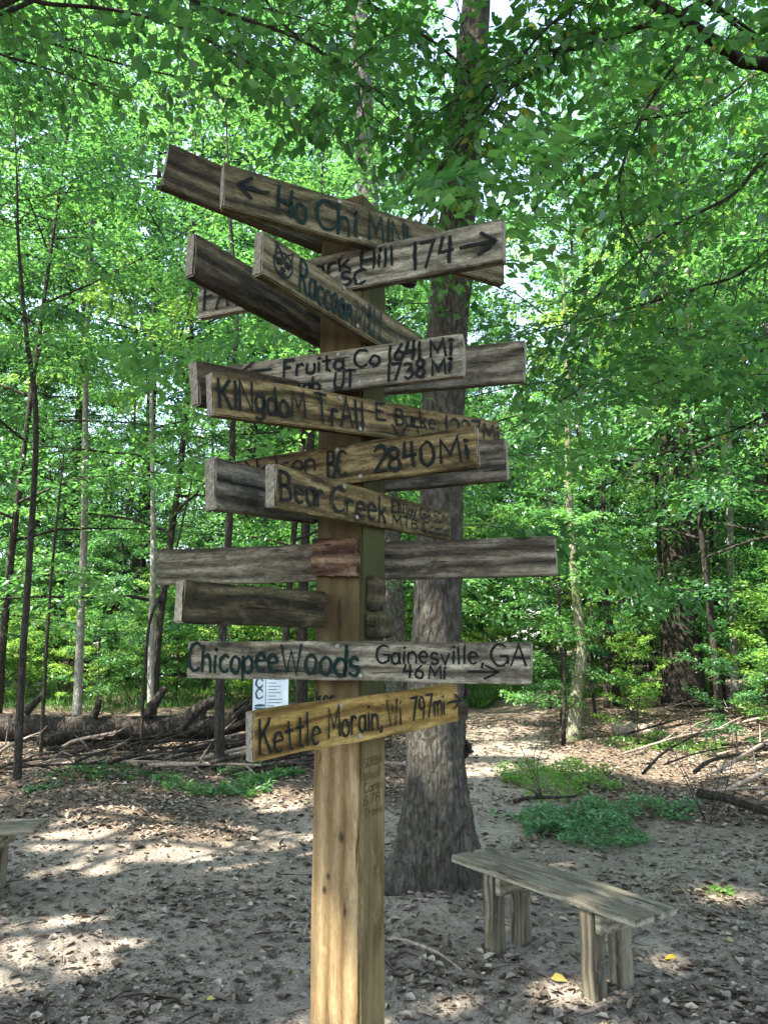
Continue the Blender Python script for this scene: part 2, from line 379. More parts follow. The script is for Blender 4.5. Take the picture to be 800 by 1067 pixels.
def warp(n, a, lim):
    t = np.linspace(-1, 1, n); return np.sign(t) * (a * np.abs(t) + (lim - a) * np.abs(t) ** 5)
gx = warp(240, 11, 260); gy = warp(260, 14, 260) + 4
X, Y = np.meshgrid(gx, gy); Z = gz(X, Y)
V = np.stack([X, Y, Z], -1).reshape(-1, 3); nx, ny = len(gx), len(gy)
ii = (np.arange(ny - 1)[:, None] * nx + np.arange(nx - 1)[None]).ravel()
gm = mesh_np('ground', V, None, np.stack([ii, ii + 1, ii + nx + 1, ii + nx], 1), clear_mask(X, Y).ravel(), smooth=True)
def ground_mat():
    m, nt, out = newmat('forest_floor')
    tc = N(nt, 'TexCoord').outputs['Object']; a = N(nt, 'Attribute'); a.attribute_name = 'tint'
    n1 = noise(nt, tc, 1.1, 6, .6); n2 = noise(nt, tc, 14, 8, .7); n3 = noise(nt, tc, 70, 6, .7)
    vo = N(nt, 'TexVoronoi'); vo.inputs['Scale'].default_value = 26; vo.inputs['Randomness'].default_value = 1
    nzv = N(nt, 'TexNoise'); nzv.inputs['Scale'].default_value = 9; L(nt, tc, nzv.inputs['Vector'])
    ad = nt.nodes.new('ShaderNodeVectorMath'); ad.operation = 'MULTIPLY_ADD'; L(nt, nzv.outputs['Color'], ad.inputs[0])
    ad.inputs[1].default_value = (.12, .12, .12); L(nt, tc, ad.inputs[2]); L(nt, ad.outputs[0], vo.inputs['Vector'])
    f = math_(nt, 'ADD', math_(nt, 'MULTIPLY', n2, .5), math_(nt, 'MULTIPLY', n3, .5))
    dirt = ramp(nt, f, [(.32, (.14, .114, .085)), (.48, (.30, .25, .193)), (.66, (.46, .39, .31))])
    dirt = mix(nt, math_(nt, 'MULTIPLY', ramp_f(nt, n1, .42, .65), .55), dirt, (.16, .135, .11))
    sep = N(nt, 'SeparateColor'); L(nt, vo.outputs['Color'], sep.inputs[0])
    lit = ramp(nt, sep.outputs[0], [(.0, (.045, .032, .022)), (.4, (.10, .073, .05)), (.75, (.18, .13, .088)), (1, (.28, .215, .15))])
    lit = mix(nt, .5, lit, ramp(nt, f, [(.35, (.03, .022, .016)), (.65, (.2, .15, .105))]))
    flake = ramp_f(nt, noise(nt, tc, 19, 5, .65, .4), .58, .64)
    dirt = mix(nt, math_(nt, 'MULTIPLY', flake, .7), dirt, lit)
    k = math_(nt, 'MULTIPLY', a.outputs['Fac'], ramp_f(nt, math_(nt, 'ADD', n1, math_(nt, 'MULTIPLY', a.outputs['Fac'], .5)), .45, .75))
    col = mix(nt, k, lit, dirt)
    finish(nt, out, col, .95, math_(nt, 'ADD', f, math_(nt, 'MULTIPLY', vo.outputs['Distance'], .35)), .9, .03, .1); return m
ground = link('ground', gm, ground_mat()); tag(ground, kind='structure')

# ------------------------------------------------------------------ tree growing
PRUNE = None
def grow(rng, H, r0, wob, crown_lo, n_limb, limb_len, leaf, per_twig, twigs, rise=.35, top_taper=.75, flat=.35, path=None, sides=7, twig_len=.34, hang=.15, width=.55, fine=False, rough=.12):
    """trunk+limbs mesh, crown mesh (object coordinates, base at origin)"""
    T = Tubes()
    if path is None:
        K = 10; pts = []; ph = rng.random(4) * 6.28
        for i in range(K + 1):
            t = i / K
            pts.append(Vector((wob * H * (math.sin(ph[0] + t * 3.1) - math.sin(ph[0]) + .35 * math.sin(ph[2] + t * 9)- .35*math.sin(ph[2])), wob * H * (math.sin(ph[1] + t * 2.7) - math.sin(ph[1])), H * t - .15 * (i == 0))))
    else: pts = path
    K = len(pts) - 1
    rad = [r0 * ((1 - .93 * (i / K) ** 1.1) + .35 * max(0, 1 - i / K * 9)) for i in range(K + 1)]
    T.add(pts, rad, sides, rng, rough)
    ts, td, tl = [], [], []
    def trunk_at(t):
        f = t * K; i = min(int(f), K - 1); return pts[i].lerp(pts[i + 1], f - i), rad[i] * (1 - (f - i)) + rad[i + 1] * (f - i)
    for j in range(n_limb):
        t = crown_lo + (1 - crown_lo) * (j + rng.random()) / n_limb; t = min(t, .985)
        p, r = trunk_at(t); az = j * 2.39996 + rng.random() * .9
        rel = (t - crown_lo) / (1 - crown_lo)
        ln = limb_len * (.45 + .75 * math.sin(math.pi * min(1, .22 + rel * top_taper))) * (.65 + .6 * rng.random())
        el = rise + .5 * rel + (rng.random() - .5) * .4
        d = Vector((math.cos(az) * math.cos(el), math.sin(az) * math.cos(el), math.sin(el)))
        lp = [p]; q = p.copy(); nseg = 5
        for s in range(nseg):
            d = (d + Vector((rng.normal() * .12, rng.normal() * .12, rng.normal() * .08 - flat * .16))).normalized()
            q = q + d * (ln / nseg); lp.append(q.copy())
        rr = max(.006, min(r * .55, ln * .02))
        T.add(lp, [rr * (1 - .8 * s / nseg) for s in range(nseg + 1)], 5, close=False)
        for k in range(twigs):
            u = .22 + .78 * (k + rng.random()) / twigs; f = min(u, .999) * nseg; i = int(f)
            a = lp[i].lerp(lp[i + 1], f - i); tang = (lp[i + 1] - lp[i]).normalized()
            side = tang.cross(Vector((0, 0, 1))).normalized() * (1 if k % 2 else -1)
            dd = (tang * (.5 + .5 * rng.random()) + side * (.9 - .5 * u) + Vector((0, 0, rng.normal() * .22 - .05))).normalized()
            ts.append(a); td.append(dd); tl.append(ln * twig_len * (.5 + .7 * rng.random()) * (1.15 - .5 * u))
    ts = np.array(ts); td = np.array(td); tl = np.array(tl); n = len(ts)
    idx = np.repeat(np.arange(n), per_twig); Mn = len(idx)
    u = rng.random(Mn) ** .8; sgn = np.where(rng.random(Mn) < .5, -1.0, 1.0)
    droop = np.zeros((Mn, 3)); droop[:, 2] = -.22 * u ** 2
    pos = ts[idx] + (td[idx] + droop) * (tl[idx] * u)[:, None]
    side = unit(np.cross(td[idx], np.array([[0, 0, 1.0]])))
    pos += side * (sgn * tl[idx] * .22 * rng.random(Mn))[:, None] + rng.normal(size=(Mn, 3)) * np.array([1, 1, .7]) * leaf * .5
    d = td[idx] * .55 + side * sgn[:, None] * .8 + rng.normal(size=(Mn, 3)) * .35; d[:, 2] -= hang + .1
    nrm = np.tile(np.array([[0, 0, 1.0]]), (Mn, 1)) + rng.normal(size=(Mn, 3)) * .42
    size = leaf * (.65 + .6 * rng.random(Mn))
    clump = rng.random(n)[idx]
    tint = np.clip(.68 * clump + .32 * rng.random(Mn), 0, 1)
    if PRUNE is not None:
        kp = PRUNE(pos); pos, d, nrm, size, tint = pos[kp], d[kp], nrm[kp], size[kp], tint[kp]
    return T.mesh('trunk'), leaf_mesh('crown', pos, d, nrm, size, tint, width, fine)

def tree(name, loc, tm, cm, bm, lm, label, group=None, rz=0.0, sc=1.0):
    r = empty(name, loc, rz); r.scale = (sc, sc, sc)
    a = link('trunk', tm, bm, r); b = link('crown', cm, lm, r)
    kids(r, a, b); tag(r, label, 'tree', group); return r

rngm = np.random.default_rng(11)
# prototypes ---------------------------------------------------------------
SAP = []
for i, (H, n, ll) in enumerate([(6.5, 20, 2.0), (8.5, 24, 2.3), (5.0, 17, 1.7), (10.5, 28, 2.6)]):
    SAP.append((H, *grow(np.random.default_rng(100 + i), H, (.022 + H * .003), .02, (.26, .24, .10, .14)[i], n, ll, .085, 36, 12, rise=.25, flat=.5)))
SHR = []
for i in range(3):
    SHR.append(grow(np.random.default_rng(200 + i), 2.2 + i * .5, .02, .03, .06, 15, 1.0, .075, 26, 9, rise=.5, flat=.5))
TALL = []
for i, (H, lo) in enumerate([(21, .36), (25, .42), (18, .30)]):
    TALL.append((H, *grow(np.random.default_rng(300 + i), H, .24, .012, lo, 40, 4.6, .20, 30, 15, rise=.35, flat=.35, sides=9, twig_len=.30)))

def occupied(x, y):
    return float(clear_mask(np.array([x]), np.array([y]))[0]) > .15
TALL_NEAR = [(-15, 26), (-11.8, 27.5), (-8.6, 26.2), (-5.4, 28.3), (-2.6, 26.6), (.6, 28.6), (9.2, 25.2), (12.0, 27.3), (15.4, 25.5), (-13.6, 23.2)]
# --- tall forest trees: near ones added out of view to throw shade, far ones close the view
rt = random.Random(5)
SHADE = [(-6.8, -1.5, 1, 1.0), (-4.2, -5.2, 0, .95), (-9.2, 3.2, 0, 1.05), (-2.0, -9.5, 1, 1.0), (3.0, -4.5, 2, .95), (-7.5, -7.8, 2, 1.1), (-11.5, -2.5, 1, 1.0), (5.5, -1.0, 0, .85), (-7.8, .9, 2, 1.0), (-3.6, -2.2, 2, .9)]
# made-up canopy openings for sun patches: (point on the ground or on a thing, radius of the opening)
GAPS = [(gnd(110, 872), .45), (gnd(180, 878), .5), (gnd(250, 884), .45), (gnd(310, 880), .35), (gnd(55, 865), .3), (gnd(30, 975), .35), (gnd(-30, 985), .5), (gnd(60, 1000), .25), (gnd(75, 912), .2), (gnd(300, 838), .3),
        (gnd(560, 785), .6), (gnd(630, 800), .7), (gnd(700, 800), 1.0), (gnd(780, 800), 1.1), (gnd(680, 775), 1.2), (gnd(800, 770), 1.4), (gnd(740, 765), 1.2), (gnd(520, 905), .25), (gnd(560, 900), .25), (gnd(500, 805), .4),
        (Vector((.75, 3.75, .25)), .16), (Vector((.95, 3.7, .42)), .12), (gnd(590, 1045), .16), (gnd(360, 1075), .2), (Vector((-.17, 2.0, .95)), .05), (Vector((-.17, 2.0, .7)), .06), (gnd(705, 1000), .12),
        (Vector((2.2, 15, 0)), .9), (Vector((5.4, 11.6, 2.4)), 1.3), (Vector((6.6, 12.2, 3.2)), 1.3), (Vector((4.2, 12.6, 2)), 1.0), (Vector((-7, 19, 2)), 1.6), (Vector((-3.4, 19, 2)), 1.6), (Vector((-10, 19, 2)), 1.6), (Vector((-5.2, 22, 3)), 1.6), (Vector((3.2, 17.5, 0)), .9), (Vector((1.6, 11.5, 0)), .6), (Vector((1.9, 13.2, 0)), .7), (gnd(745, 930), .2), (gnd(450, 1040), .12), (gnd(620, 1060), .14)]
def prune(pos):  # drops crown leaves along sun rays so sunlight lands on chosen points
    keep = np.ones(len(pos), bool); sd = np.array(sun_dir)
    for p, r in GAPS:
        q = pos - np.array(p)[None]; t = q @ sd; dd = np.linalg.norm(q - t[:, None] * sd[None], axis=1); keep &= dd > r + .1
    return keep
PRUNE = None
for k, (x, y, i, sc_) in enumerate(SHADE):
    H, lo = [(21, .36), (25, .42), (18, .30)][i]; org = np.array([x, y, G(x, y)])
    PRUNE = lambda p: prune(p + org)
    tm, cm = grow(np.random.default_rng(700 + k), H * sc_, .24, .012, lo, 42, 4.6, .20, 30, 15, rise=.35, flat=.35, sides=9, twig_len=.30)
    PRUNE = None
    tree('added_shade_tree', tuple(org), tm, cm, M['bark_grey'], M['leaf_far'],
         'tall forest tree added beside the clearing to shade it', 'tall trees added around the clearing for shade')
far = []
tries = 0
while len(far) < 56 and tries < 9000:
    tries += 1
    y = rt.uniform(27, 75); x = rt.uniform(-.62, .62) * y + rt.uniform(-3, 3)
    if seg_dist(np.array([x]), np.array([y]), TRAIL)[0] < (1.0 if y < 13 else 2.3) or occupied(x, y) or seg_dist(np.array([x]), np.array([y]), TRAIL)[0] < 1.4: continue
    if any(math.hypot(x - a, y - b) < 2.6 + y * .03 for a, b in far): continue
    # leave the sky gap open and the sunlit clearing on the left free of tall crowns
    if -.40 < x / y < -.26 and y < 50: continue
    if x < 0 and y < 33: continue
    if .14 < x / y < .26 and y < 55: continue
    far.append((x, y))
NF = len(far); far += TALL_NEAR
for k, (x, y) in enumerate(far):
    i = k % 3 if k < NF else 1
    tree('forest_tree', (x, y, G(x, y)), TALL[i][1], TALL[i][2], M[('bark_grey', 'bark_dark', 'bark_grey', 'bark_pale')[k % 4]], M['leaf_far'],
         'tall slim forest tree far back in the green wood', 'tall trees far back in the wood', rz=rt.random() * 6.28, sc=rt.uniform(.75, 1.1) if k < NF else rt.uniform(.92, 1.1))
def oak_view(x, y): return y < 17.5 and .33 - .9 / y < x / y < .40 + .9 / y
def shades_gap(x, y):
    for g_, r_ in GAPS:
        for h in (2.5, 4.0, 6.0, 8.0):
            q = g_ + sun_dir * (h / sun_dir.z)
            if math.hypot(q.x - x, q.y - y) < r_ + .9: return True
    return False
side_spots = []
for k in range(400):
    y = rt.uniform(6, 40); x = rt.choice([-1, 1]) * rt.uniform(.66, 1.25) * y
    if len(side_spots) < 44 and not shades_gap(x, y) and all(math.hypot(x - a, y - b) < 1e9 and math.hypot(x - a, y - b) > 2.4 for a, b in side_spots): side_spots.append((x, y))
for k, (x, y) in enumerate(side_spots):
    if x < 0 and y < 24:
        if x < -.95 * y: tree('understory_sapling', (x, y, G(x, y)), SAP[2][1], SAP[2][2], M['bark_dark'], M['leaf_mid'], 'slender leafy sapling with layered sprays in the mid green understory', 'mid green understory saplings', rz=k, sc=.8)
    elif k % 3 == 0 and y > 14:
        tree('forest_tree', (x, y, G(x, y)), TALL[k % 2][1], TALL[k % 2][2], M['bark_grey'], M['leaf_far'], 'tall slim forest tree far back in the green wood', 'tall trees far back in the wood', rz=k)
    else:
        tree('understory_sapling', (x, y, G(x, y)), SAP[k % 4][1], SAP[k % 4][2], M['bark_dark'], M['leaf_mid'], 'slender leafy sapling with layered sprays in the mid green understory', 'mid green understory saplings', rz=k, sc=1.1)
# --- understory saplings
und = []
tries = 0
while len(und) < 130 and tries < 9000:
    tries += 1
    y = 9.5 + 42 * rt.random() ** 1.2; x = rt.uniform(-.62, .62) * y
    if seg_dist(np.array([x]), np.array([y]), TRAIL)[0] < (1.0 if y < 13 else 2.3) or occupied(x, y) or seg_dist(np.array([x]), np.array([y]), TRAIL)[0] < 1.6: continue
    if abs(x / y - .27) < .12 and y < 14: continue
    if x < 0 and y < 11.5: continue
    if oak_view(x, y) or shades_gap(x, y): continue
    if x < .3 and 11.5 < y < 22: continue
    if any(math.hypot(x - a, y - b) < 1.15 for a, b in und): continue
    und.append((x, y))
und += [(-6.3, 12.9), (-4.0, 13.6), (-8.6, 13.2), (-1.8, 14.0), (-11.5, 21.5), (-8.4, 23.5), (-5.6, 24.5), (-2.8, 24.0), (5.6, 13.2), (7.4, 14.4), (4.9, 16.6), (8.9, 17.2), (6.6, 18.4), (.2, 19.6), (-1.4, 18.4)]
und_low = [(2.6, 11.6), (6.9, 11.6), (7.3, 13.6), (3.0, 13.4), (3.9, 14.6), (-9.8, 20.2), (-8.0, 20.8), (-6.4, 20.3), (-4.8, 21.0), (-3.2, 20.4), (-1.6, 20.9), (-10.8, 19.2), (3.4, 16.2), (8.6, 13.6)]
NU = len(und) - 15; und += und_low
for k, (x, y) in enumerate(und):
    i = rt.choice([0, 1, 2, 3]) if y > 12 else rt.choice([0, 1])
    sunny = (y > 13 and rt.random() < .55)
    sf = 1.0
    if k >= NU: i, sunny, sf = (3, rt.random() < .4, 1.3) if k < NU + 15 else (2, True, .8)
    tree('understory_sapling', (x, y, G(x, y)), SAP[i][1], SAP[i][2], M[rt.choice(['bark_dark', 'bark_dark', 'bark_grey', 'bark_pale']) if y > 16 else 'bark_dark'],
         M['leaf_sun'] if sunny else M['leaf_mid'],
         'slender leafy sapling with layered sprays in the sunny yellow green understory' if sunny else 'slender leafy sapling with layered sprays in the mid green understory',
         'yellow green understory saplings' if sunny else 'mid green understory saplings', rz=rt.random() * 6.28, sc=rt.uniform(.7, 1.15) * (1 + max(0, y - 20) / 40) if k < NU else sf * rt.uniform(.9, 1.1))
shr = []
tries = 0
while len(shr) < 230 and tries < 9000:
    tries += 1
    y = 13 + 40 * rt.random() ** 1.35; x = rt.uniform(-.62, .62) * y
    if seg_dist(np.array([x]), np.array([y]), TRAIL)[0] < (1.0 if y < 13 else 2.3) or occupied(x, y) or seg_dist(np.array([x]), np.array([y]), TRAIL)[0] < 1.7: continue
    if any(math.hypot(x - a, y - b) < .9 for a, b in shr): continue
    if x < .3 and y < 17.5: continue
    if oak_view(x, y): continue
    shr.append((x, y))
NS = len(shr); shr += [(-9.6 + .75 * k + .3 * math.sin(k * 5.1), 17.0 + 1.6 * abs(math.sin(k * 2.3))) for k in range(13)] + [(4.6, 10.4), (5.6, 10.9), (6.6, 10.8), (7.2, 11.4), (3.7, 11.6)]
for k, (x, y) in enumerate(shr):
    tm, cm = SHR[k % 3]
    r = empty('shrub', (x, y, G(x, y)), rt.random() * 6.28); s = rt.uniform(.6, 1.15) * (1 + max(0, y - 20) / 25) * (1 if k < NS else .85); r.scale = (s, s, s)
    link('stem', tm, M['bark_dark'], r); link('foliage', cm, M['leaf_sun'] if (rt.random() < .6 or k >= NS) else M['leaf_mid'], r)
    tag(r, 'low leafy shrub growing between the trunks of the wood', 'shrub', 'shrubs of the forest floor')

# ------------------------------------------------------------------ trees one can tell apart
def path_tree(name, spec, widths, bm, lm, label, crown=None, seed=0, sides=12, extra_top=None, rough=.1, group=None, Ybase=None):
    """spec: image-measured trunk points at one distance, then real metres"""
    base = gnd(*spec[0]); Yd = Ybase or base.y
    base = at(spec[0][0], spec[0][1], Yd); base.z = G(base.x, base.y)
    pts = [Vector((0, 0, -.15))] + [at(x, y, Yd) - base for x, y in spec[1:]]
    rad = [wd / 2 * Yd / FPX for wd in widths]
    if extra_top:
        d = (pts[-1] - pts[-2]).normalized(); d = (d + Vector((0, .05, .3))).normalized()
        for k in range(1, 4):
            pts.append(pts[-1] + d * extra_top / 3); rad.append(rad[-1] * .7)
    rng = np.random.default_rng(seed)
    cp = crom(pts, 5); K = len(pts) - 1
    cr = [np.interp(i / 5, range(K + 1), rad) for i in range(len(cp))]
    T = Tubes(); T.add(cp, cr, sides, rng, rough)
    r = empty(name, base)
    crown = crown or dict(lo=.5, n=14, ll=1.6, leaf=.085, per=26, tw=9)
    global PRUNE
    PRUNE = lambda p: prune(p + np.array(base))
    ts_m, cm = grow(rng, 1, .01, 0, crown['lo'], crown['n'], crown['ll'], crown['leaf'], crown['per'], crown['tw'], rise=.3, flat=.5, path=[p.copy() for p in cp], rough=0)
    PRUNE = None
    # limbs only: re-grow keeps them in the same mesh as the trunk
    tm2 = T.mesh('trunk')
    bmn = bmesh.new(); bmn.from_mesh(tm2); nb = len(bmn.verts); bmn.from_mesh(ts_m); 
    for f in bmn.faces: f.smooth = True
    bmn.to_mesh(tm2); bmn.free()
    a = link('trunk', tm2, bm, r); b = link('crown', cm, lm, r)
    tag(r, label, 'tree', group); return r

# the big tree behind the post, with root flare and bark relief
def big_tree():
    base = gnd(451, 916); Yd = base.y; base.z = G(base.x, base.y)
    spec = [(451, 925, 92), (452, 900, 80), (453, 870, 71), (454, 830, 64), (454, 780, 59), (454, 720, 56), (455, 650, 50), (458, 560, 46), (461, 450, 44), (468, 320, 44), (479, 200, 40), (489, 90, 36), (496, 0, 33), (505, -150, 28), (515, -330, 22)]
    pts = [at(x, y, Yd) - base for x, y, _ in spec]; pts[0].z = -.2; rad = [wd / 2 * Yd / FPX for *_, wd in spec]
    cp = crom(pts, 7); cr = [np.interp(i / 7, range(len(pts)), rad) for i in range(len(cp))]
    rng = np.random.default_rng(3); n = 40; V = []; Q = []
    ph = rng.random(8) * 6.28
    for i, (p, r) in enumerate(zip(cp, cr)):
        fl = max(0, 1 - p.z / .85) ** 1.8
        for k in range(n):
            th = 2 * math.pi * k / n
            lob = .42 * fl * (max(0, math.cos(5 * th + ph[0])) * .8 + math.cos(3 * th + ph[1]) * .5 + .2 * math.cos(8 * th + ph[2]))
            rel = .035 * math.sin(9 * th + ph[2] + p.z * 1.3) + .02 * math.sin(17 * th + p.z * 5 + ph[3]) + .03 * math.sin(p.z * 6 + 2 * th + ph[4])
            rr = r * (1 + lob + rel + .025 * rng.normal())
            V.append((p.x + math.cos(th) * rr, p.y + math.sin(th) * rr, p.z))
    for i in range(len(cp) - 1):
        for k in range(n):
            k2 = (k + 1) % n; Q.append((i * n + k, i * n + k2, (i + 1) * n + k2, (i + 1) * n + k))
    tm = mesh_np('trunk', V, None, Q, smooth=True)
    r = empty('mature_tree', base); tag(r, 'big grey mottled tree trunk with flared roots behind the end of the bench', 'tree')
    link('trunk', tm, M['bark_big'], r)
    for (px, py, s) in ((486, 780, .042), (484, 722, .034)):
        q = at(px, py, Yd) - base; bmn = bmesh.new(); bmesh.ops.create_icosphere(bmn, subdivisions=3, radius=s)
        for v in bmn.verts:
            v.co *= 1 + .3 * math.sin(v.co.x * 90) * math.sin(v.co.z * 70 + 1) + .15 * rng.normal(); v.co.z *= 1.25
        bme = bpy.data.meshes.new('burl'); bmn.to_mesh(bme); bmn.free()
        o = link('burl', bme, M['bark_dark'], r); o.location = q
    global PRUNE
    PRUNE = lambda p: prune(p + np.array(base))
    ltm, cm = grow(np.random.default_rng(33), 1, .01, 0, .50, 34, 2.8, .095, 32, 15, rise=.25, flat=.4, path=cp, rough=0)
    PRUNE = None
    bmn = bmesh.new(); bmn.from_mesh(tm); bmn.from_mesh(ltm)
    for f in bmn.faces: f.smooth = True
    bmn.to_mesh(tm); bmn.free()
    link('crown', cm, M['leaf_mid'], r)
    return r
big_tree()
path_tree('dark_oak', [(712, 748), (710, 640), (706, 500), (697, 400), (688, 310), (682, 180), (678, 40)], [44, 36, 34, 32, 30, 27, 22], M['bark_dark'], M['leaf_mid'],
          'thick dark oak trunk behind the brush heap on the far side of the clearing', dict(lo=.32, n=20, ll=3.2, leaf=.11, per=26, tw=11), 41, 16, 5)
path_tree('leaning_tree', [(597, 780), (601, 720), (606, 680), (602, 640), (595, 560), (592, 480), (590, 380)], [17, 13, 11, 10, 8, 7, 5], M['bark_mossy'], M['leaf_sun'],
          'slim leaning tree with pale mossy bark beside the trail', dict(lo=.42, n=16, ll=1.9, leaf=.085, per=26, tw=9), 42, 10, 2)
path_tree('pale_tree', [(765, 752), (764, 680), (761, 600), (759, 500), (757, 380)], [9, 8, 7.5, 7, 5], M['bark_pale'], M['leaf_sun'],
          'thin straight pale barked tree right of the thick dark oak', dict(lo=.35, n=18, ll=2.2, leaf=.09, per=26, tw=10), 43, 8, 3)
path_tree('grey_tree', [(413, 752), (411, 640), (402, 480), (390, 300), (380, 150), (376, 60), (372, -40)], [24, 21, 21, 23, 24, 22, 19], M['bark_grey'], M['leaf_far'],
          'tall grey tree trunk showing above and behind the signpost top', dict(lo=.66, n=16, ll=3.0, leaf=.13, per=26, tw=10), 44, 12, 5)
path_tree('dark_sapling', [(18, 822), (23, 700), (30, 600), (38, 440), (28, 350), (20, 260)], [9, 7.5, 7, 6, 5, 3.5], M['bark_dark'], M['leaf_mid'],
          'thin dark sapling stem standing at the near end of the fallen log', dict(lo=.45, n=24, ll=1.9, leaf=.085, per=30, tw=10), 45, 8, 2)
path_tree('grey_sapling', [(80, 762), (84, 660), (88, 560), (89, 470), (90, 360)], [10, 8, 7.5, 7, 5], M['bark_pale'], M['leaf_mid'],
          'straight pale grey sapling rising behind the fallen log', dict(lo=.45, n=24, ll=2.2, leaf=.09, per=30, tw=10), 46, 8, 3)
path_tree('black_sapling', [(229, 806), (230, 700), (236, 600), (242, 480), (243, 400), (247, 330), (240, 230)], [11, 9, 8, 7, 6, 5, 4], M['bark_dark'], M['leaf_mid'],
          'straight blackish sapling left of the white notice board', dict(lo=.5, n=26, ll=1.9, leaf=.085, per=30, tw=10), 47, 8, 2)
path_tree('bent_sapling', [(146, 800), (150, 720), (156, 650), (170, 615), (178, 595), (196, 520)], [4, 3.5, 3.2, 3, 2.5, 2], M['bark_dark'], M['leaf_mid'],
          'very thin bent sapling arching up in front of the fallen log', dict(lo=.7, n=8, ll=.8, leaf=.07, per=10, tw=5), 48, 6, 1)
path_tree('twin_sapling', [(157, 770), (158, 660), (160, 560), (158, 420)], [7, 6, 5.5, 4], M['bark_pale'], M['leaf_sun'],
          'thin pale sapling just behind the middle of the fallen log', dict(lo=.5, n=18, ll=1.9, leaf=.085, per=28, tw=9), 49, 8, 2)
path_tree('stout_sapling', [(314, 760), (315, 660), (318, 560), (326, 420)], [13, 11, 10, 8], M['bark_dark'], M['leaf_mid'],
          'dark stout young trunk between the notice board and the signpost', dict(lo=.5, n=18, ll=2.4, leaf=.09, per=28, tw=10), 50, 8, 3)
path_tree('whip_sapling', [(42, 800), (48, 690), (54, 600), (62, 520)], [4, 3.5, 3, 2], M['bark_dark'], M['leaf_mid'],
          'wispy thin sapling just right of the thin dark stem by the log', dict(lo=.6, n=9, ll=.9, leaf=.07, per=14, tw=5), 51, 6, 1)
path_tree('slim_tree', [(632, 752), (632, 660), (628, 560), (630, 430)], [7, 6, 5.5, 4], M['bark_dark'], M['leaf_sun'],
          'slim dark tree standing where the trail bends out of sight', dict(lo=.4, n=18, ll=2.2, leaf=.09, per=28, tw=9), 52, 8, 3)

# ------------------------------------------------------------------ overhanging boughs (trees rooted just outside the view)
def bough_tree(name, root, top, r0, limbs, label, seed, leaf=.095, dens=1.0):
    rng = np.random.default_rng(seed); base = Vector((root[0], root[1], G(*root)))
    T = Tubes()
    tp = crom([Vector((0, 0, -.15)), Vector((.05, 0, 1.5)), Vector((top[0] * .4, top[1] * .4, top[2] * .5)), Vector(top)], 5)
    T.add(tp, [r0 * (1 - .6 * i / len(tp)) for i in range(len(tp))], 12, rng, .08)
    LP, LD, LN, LS, LT = [], [], [], [], []
    def leaf_at(p, d, hang=.35):
        d = Vector(d) + Vector((rng.normal() * .25, rng.normal() * .25, rng.normal() * .2 - hang))
        LP.append(p); LD.append(d); LN.append(Vector((rng.normal() * .5, rng.normal() * .5 - .15, 1)))
        LS.append(leaf * (.55 + .65 * rng.random()))
    def twig(p, d, ln, r):
        n = max(4, int(ln / .05)); q = Vector(p); pts = [q.copy()]; c = rng.random()
        for i in range(n):
            d = (d + Vector((rng.normal() * .1, rng.normal() * .1, -.03 + rng.normal() * .06))).normalized()
            q = q + d * (ln / n); pts.append(q.copy())
            s = d.cross(Vector((0, 0, 1))).normalized() * (1 if i % 2 else -1)
            if rng.random() < .92: leaf_at(q, d * .5 + s * .75); LT.append(.55 * c + .45 * rng.random())
        leaf_at(q, d); LT.append(.55 * c + .45 * rng.random())
        T.add([pts[0], pts[len(pts) // 2], pts[-1]], [r, r * .7, .0012], 4, close=False)
    def branch(p, d, ln, r):
        n = max(3, int(ln / .11)); q = Vector(p); pts = [q.copy()]
        for i in range(n):
            d = (d + Vector((rng.normal() * .13, rng.normal() * .13, -.035 + rng.normal() * .06))).normalized()
            q = q + d * (ln / n); pts.append(q.copy())
            s = (d.cross(Vector((0, 0, 1))).normalized() * (1 if i % 2 else -1))
            twig(q, (d * .6 + s * .8 + Vector((0, 0, rng.normal() * .25 - .05))).normalized(), .16 + .24 * rng.random() * (1.2 - i / n), .0028)
        twig(q, d, .25, .0028)
        T.add(pts, [r * (1 - .75 * i / n) for i in range(n + 1)], 5, close=False)
    for start, pts, ra, rb, bl in limbs:
        P = ([Vector(start)] if start else []) + [at(*p) - base for p in pts]
        cp = crom(P, 8); m = len(cp); n0 = 8 if start else 0
        T.add(cp, [ra + (rb - ra) * i / m for i in range(m)], 8, rng, .08, close=False)
        ln = sum((cp[i + 1] - cp[i]).length for i in range(n0, m - 1)); acc = 0; nxt = .05; side = 1
        for i in range(n0, m - 1):
            seg = cp[i + 1] - cp[i]; t = seg.normalized(); acc += seg.length
            while acc > nxt:
                nxt += .17 / dens * (.6 + .8 * rng.random()); side = -side
                s = t.cross(Vector((0, 0, 1))).normalized() * side
                d = (t * .55 + s * .75 + Vector((0, 0, rng.normal() * .35 - .12))).normalized()
                branch(cp[i].lerp(cp[i + 1], rng.random()), d, bl * (.45 + .75 * rng.random()), .005)
        branch(cp[-1], (cp[-1] - cp[-3]).normalized(), bl * .8, max(rb, .004))
    A = lambda l: np.array([[v.x, v.y, v.z] for v in l])
    kp = prune(A(LP) + np.array(base)); cm = leaf_mesh('crown', A(LP)[kp], A(LD)[kp], A(LN)[kp], np.array(LS)[kp], np.array(LT[:len(LP)])[kp], .56, True, .2, .1)
    r = empty(name, base); link('trunk', T.mesh('trunk'), M['bark_dark'], r); link('crown', cm, M['leaf_near'], r)
    tag(r, label, 'tree'); print(name, len(LP)); return r
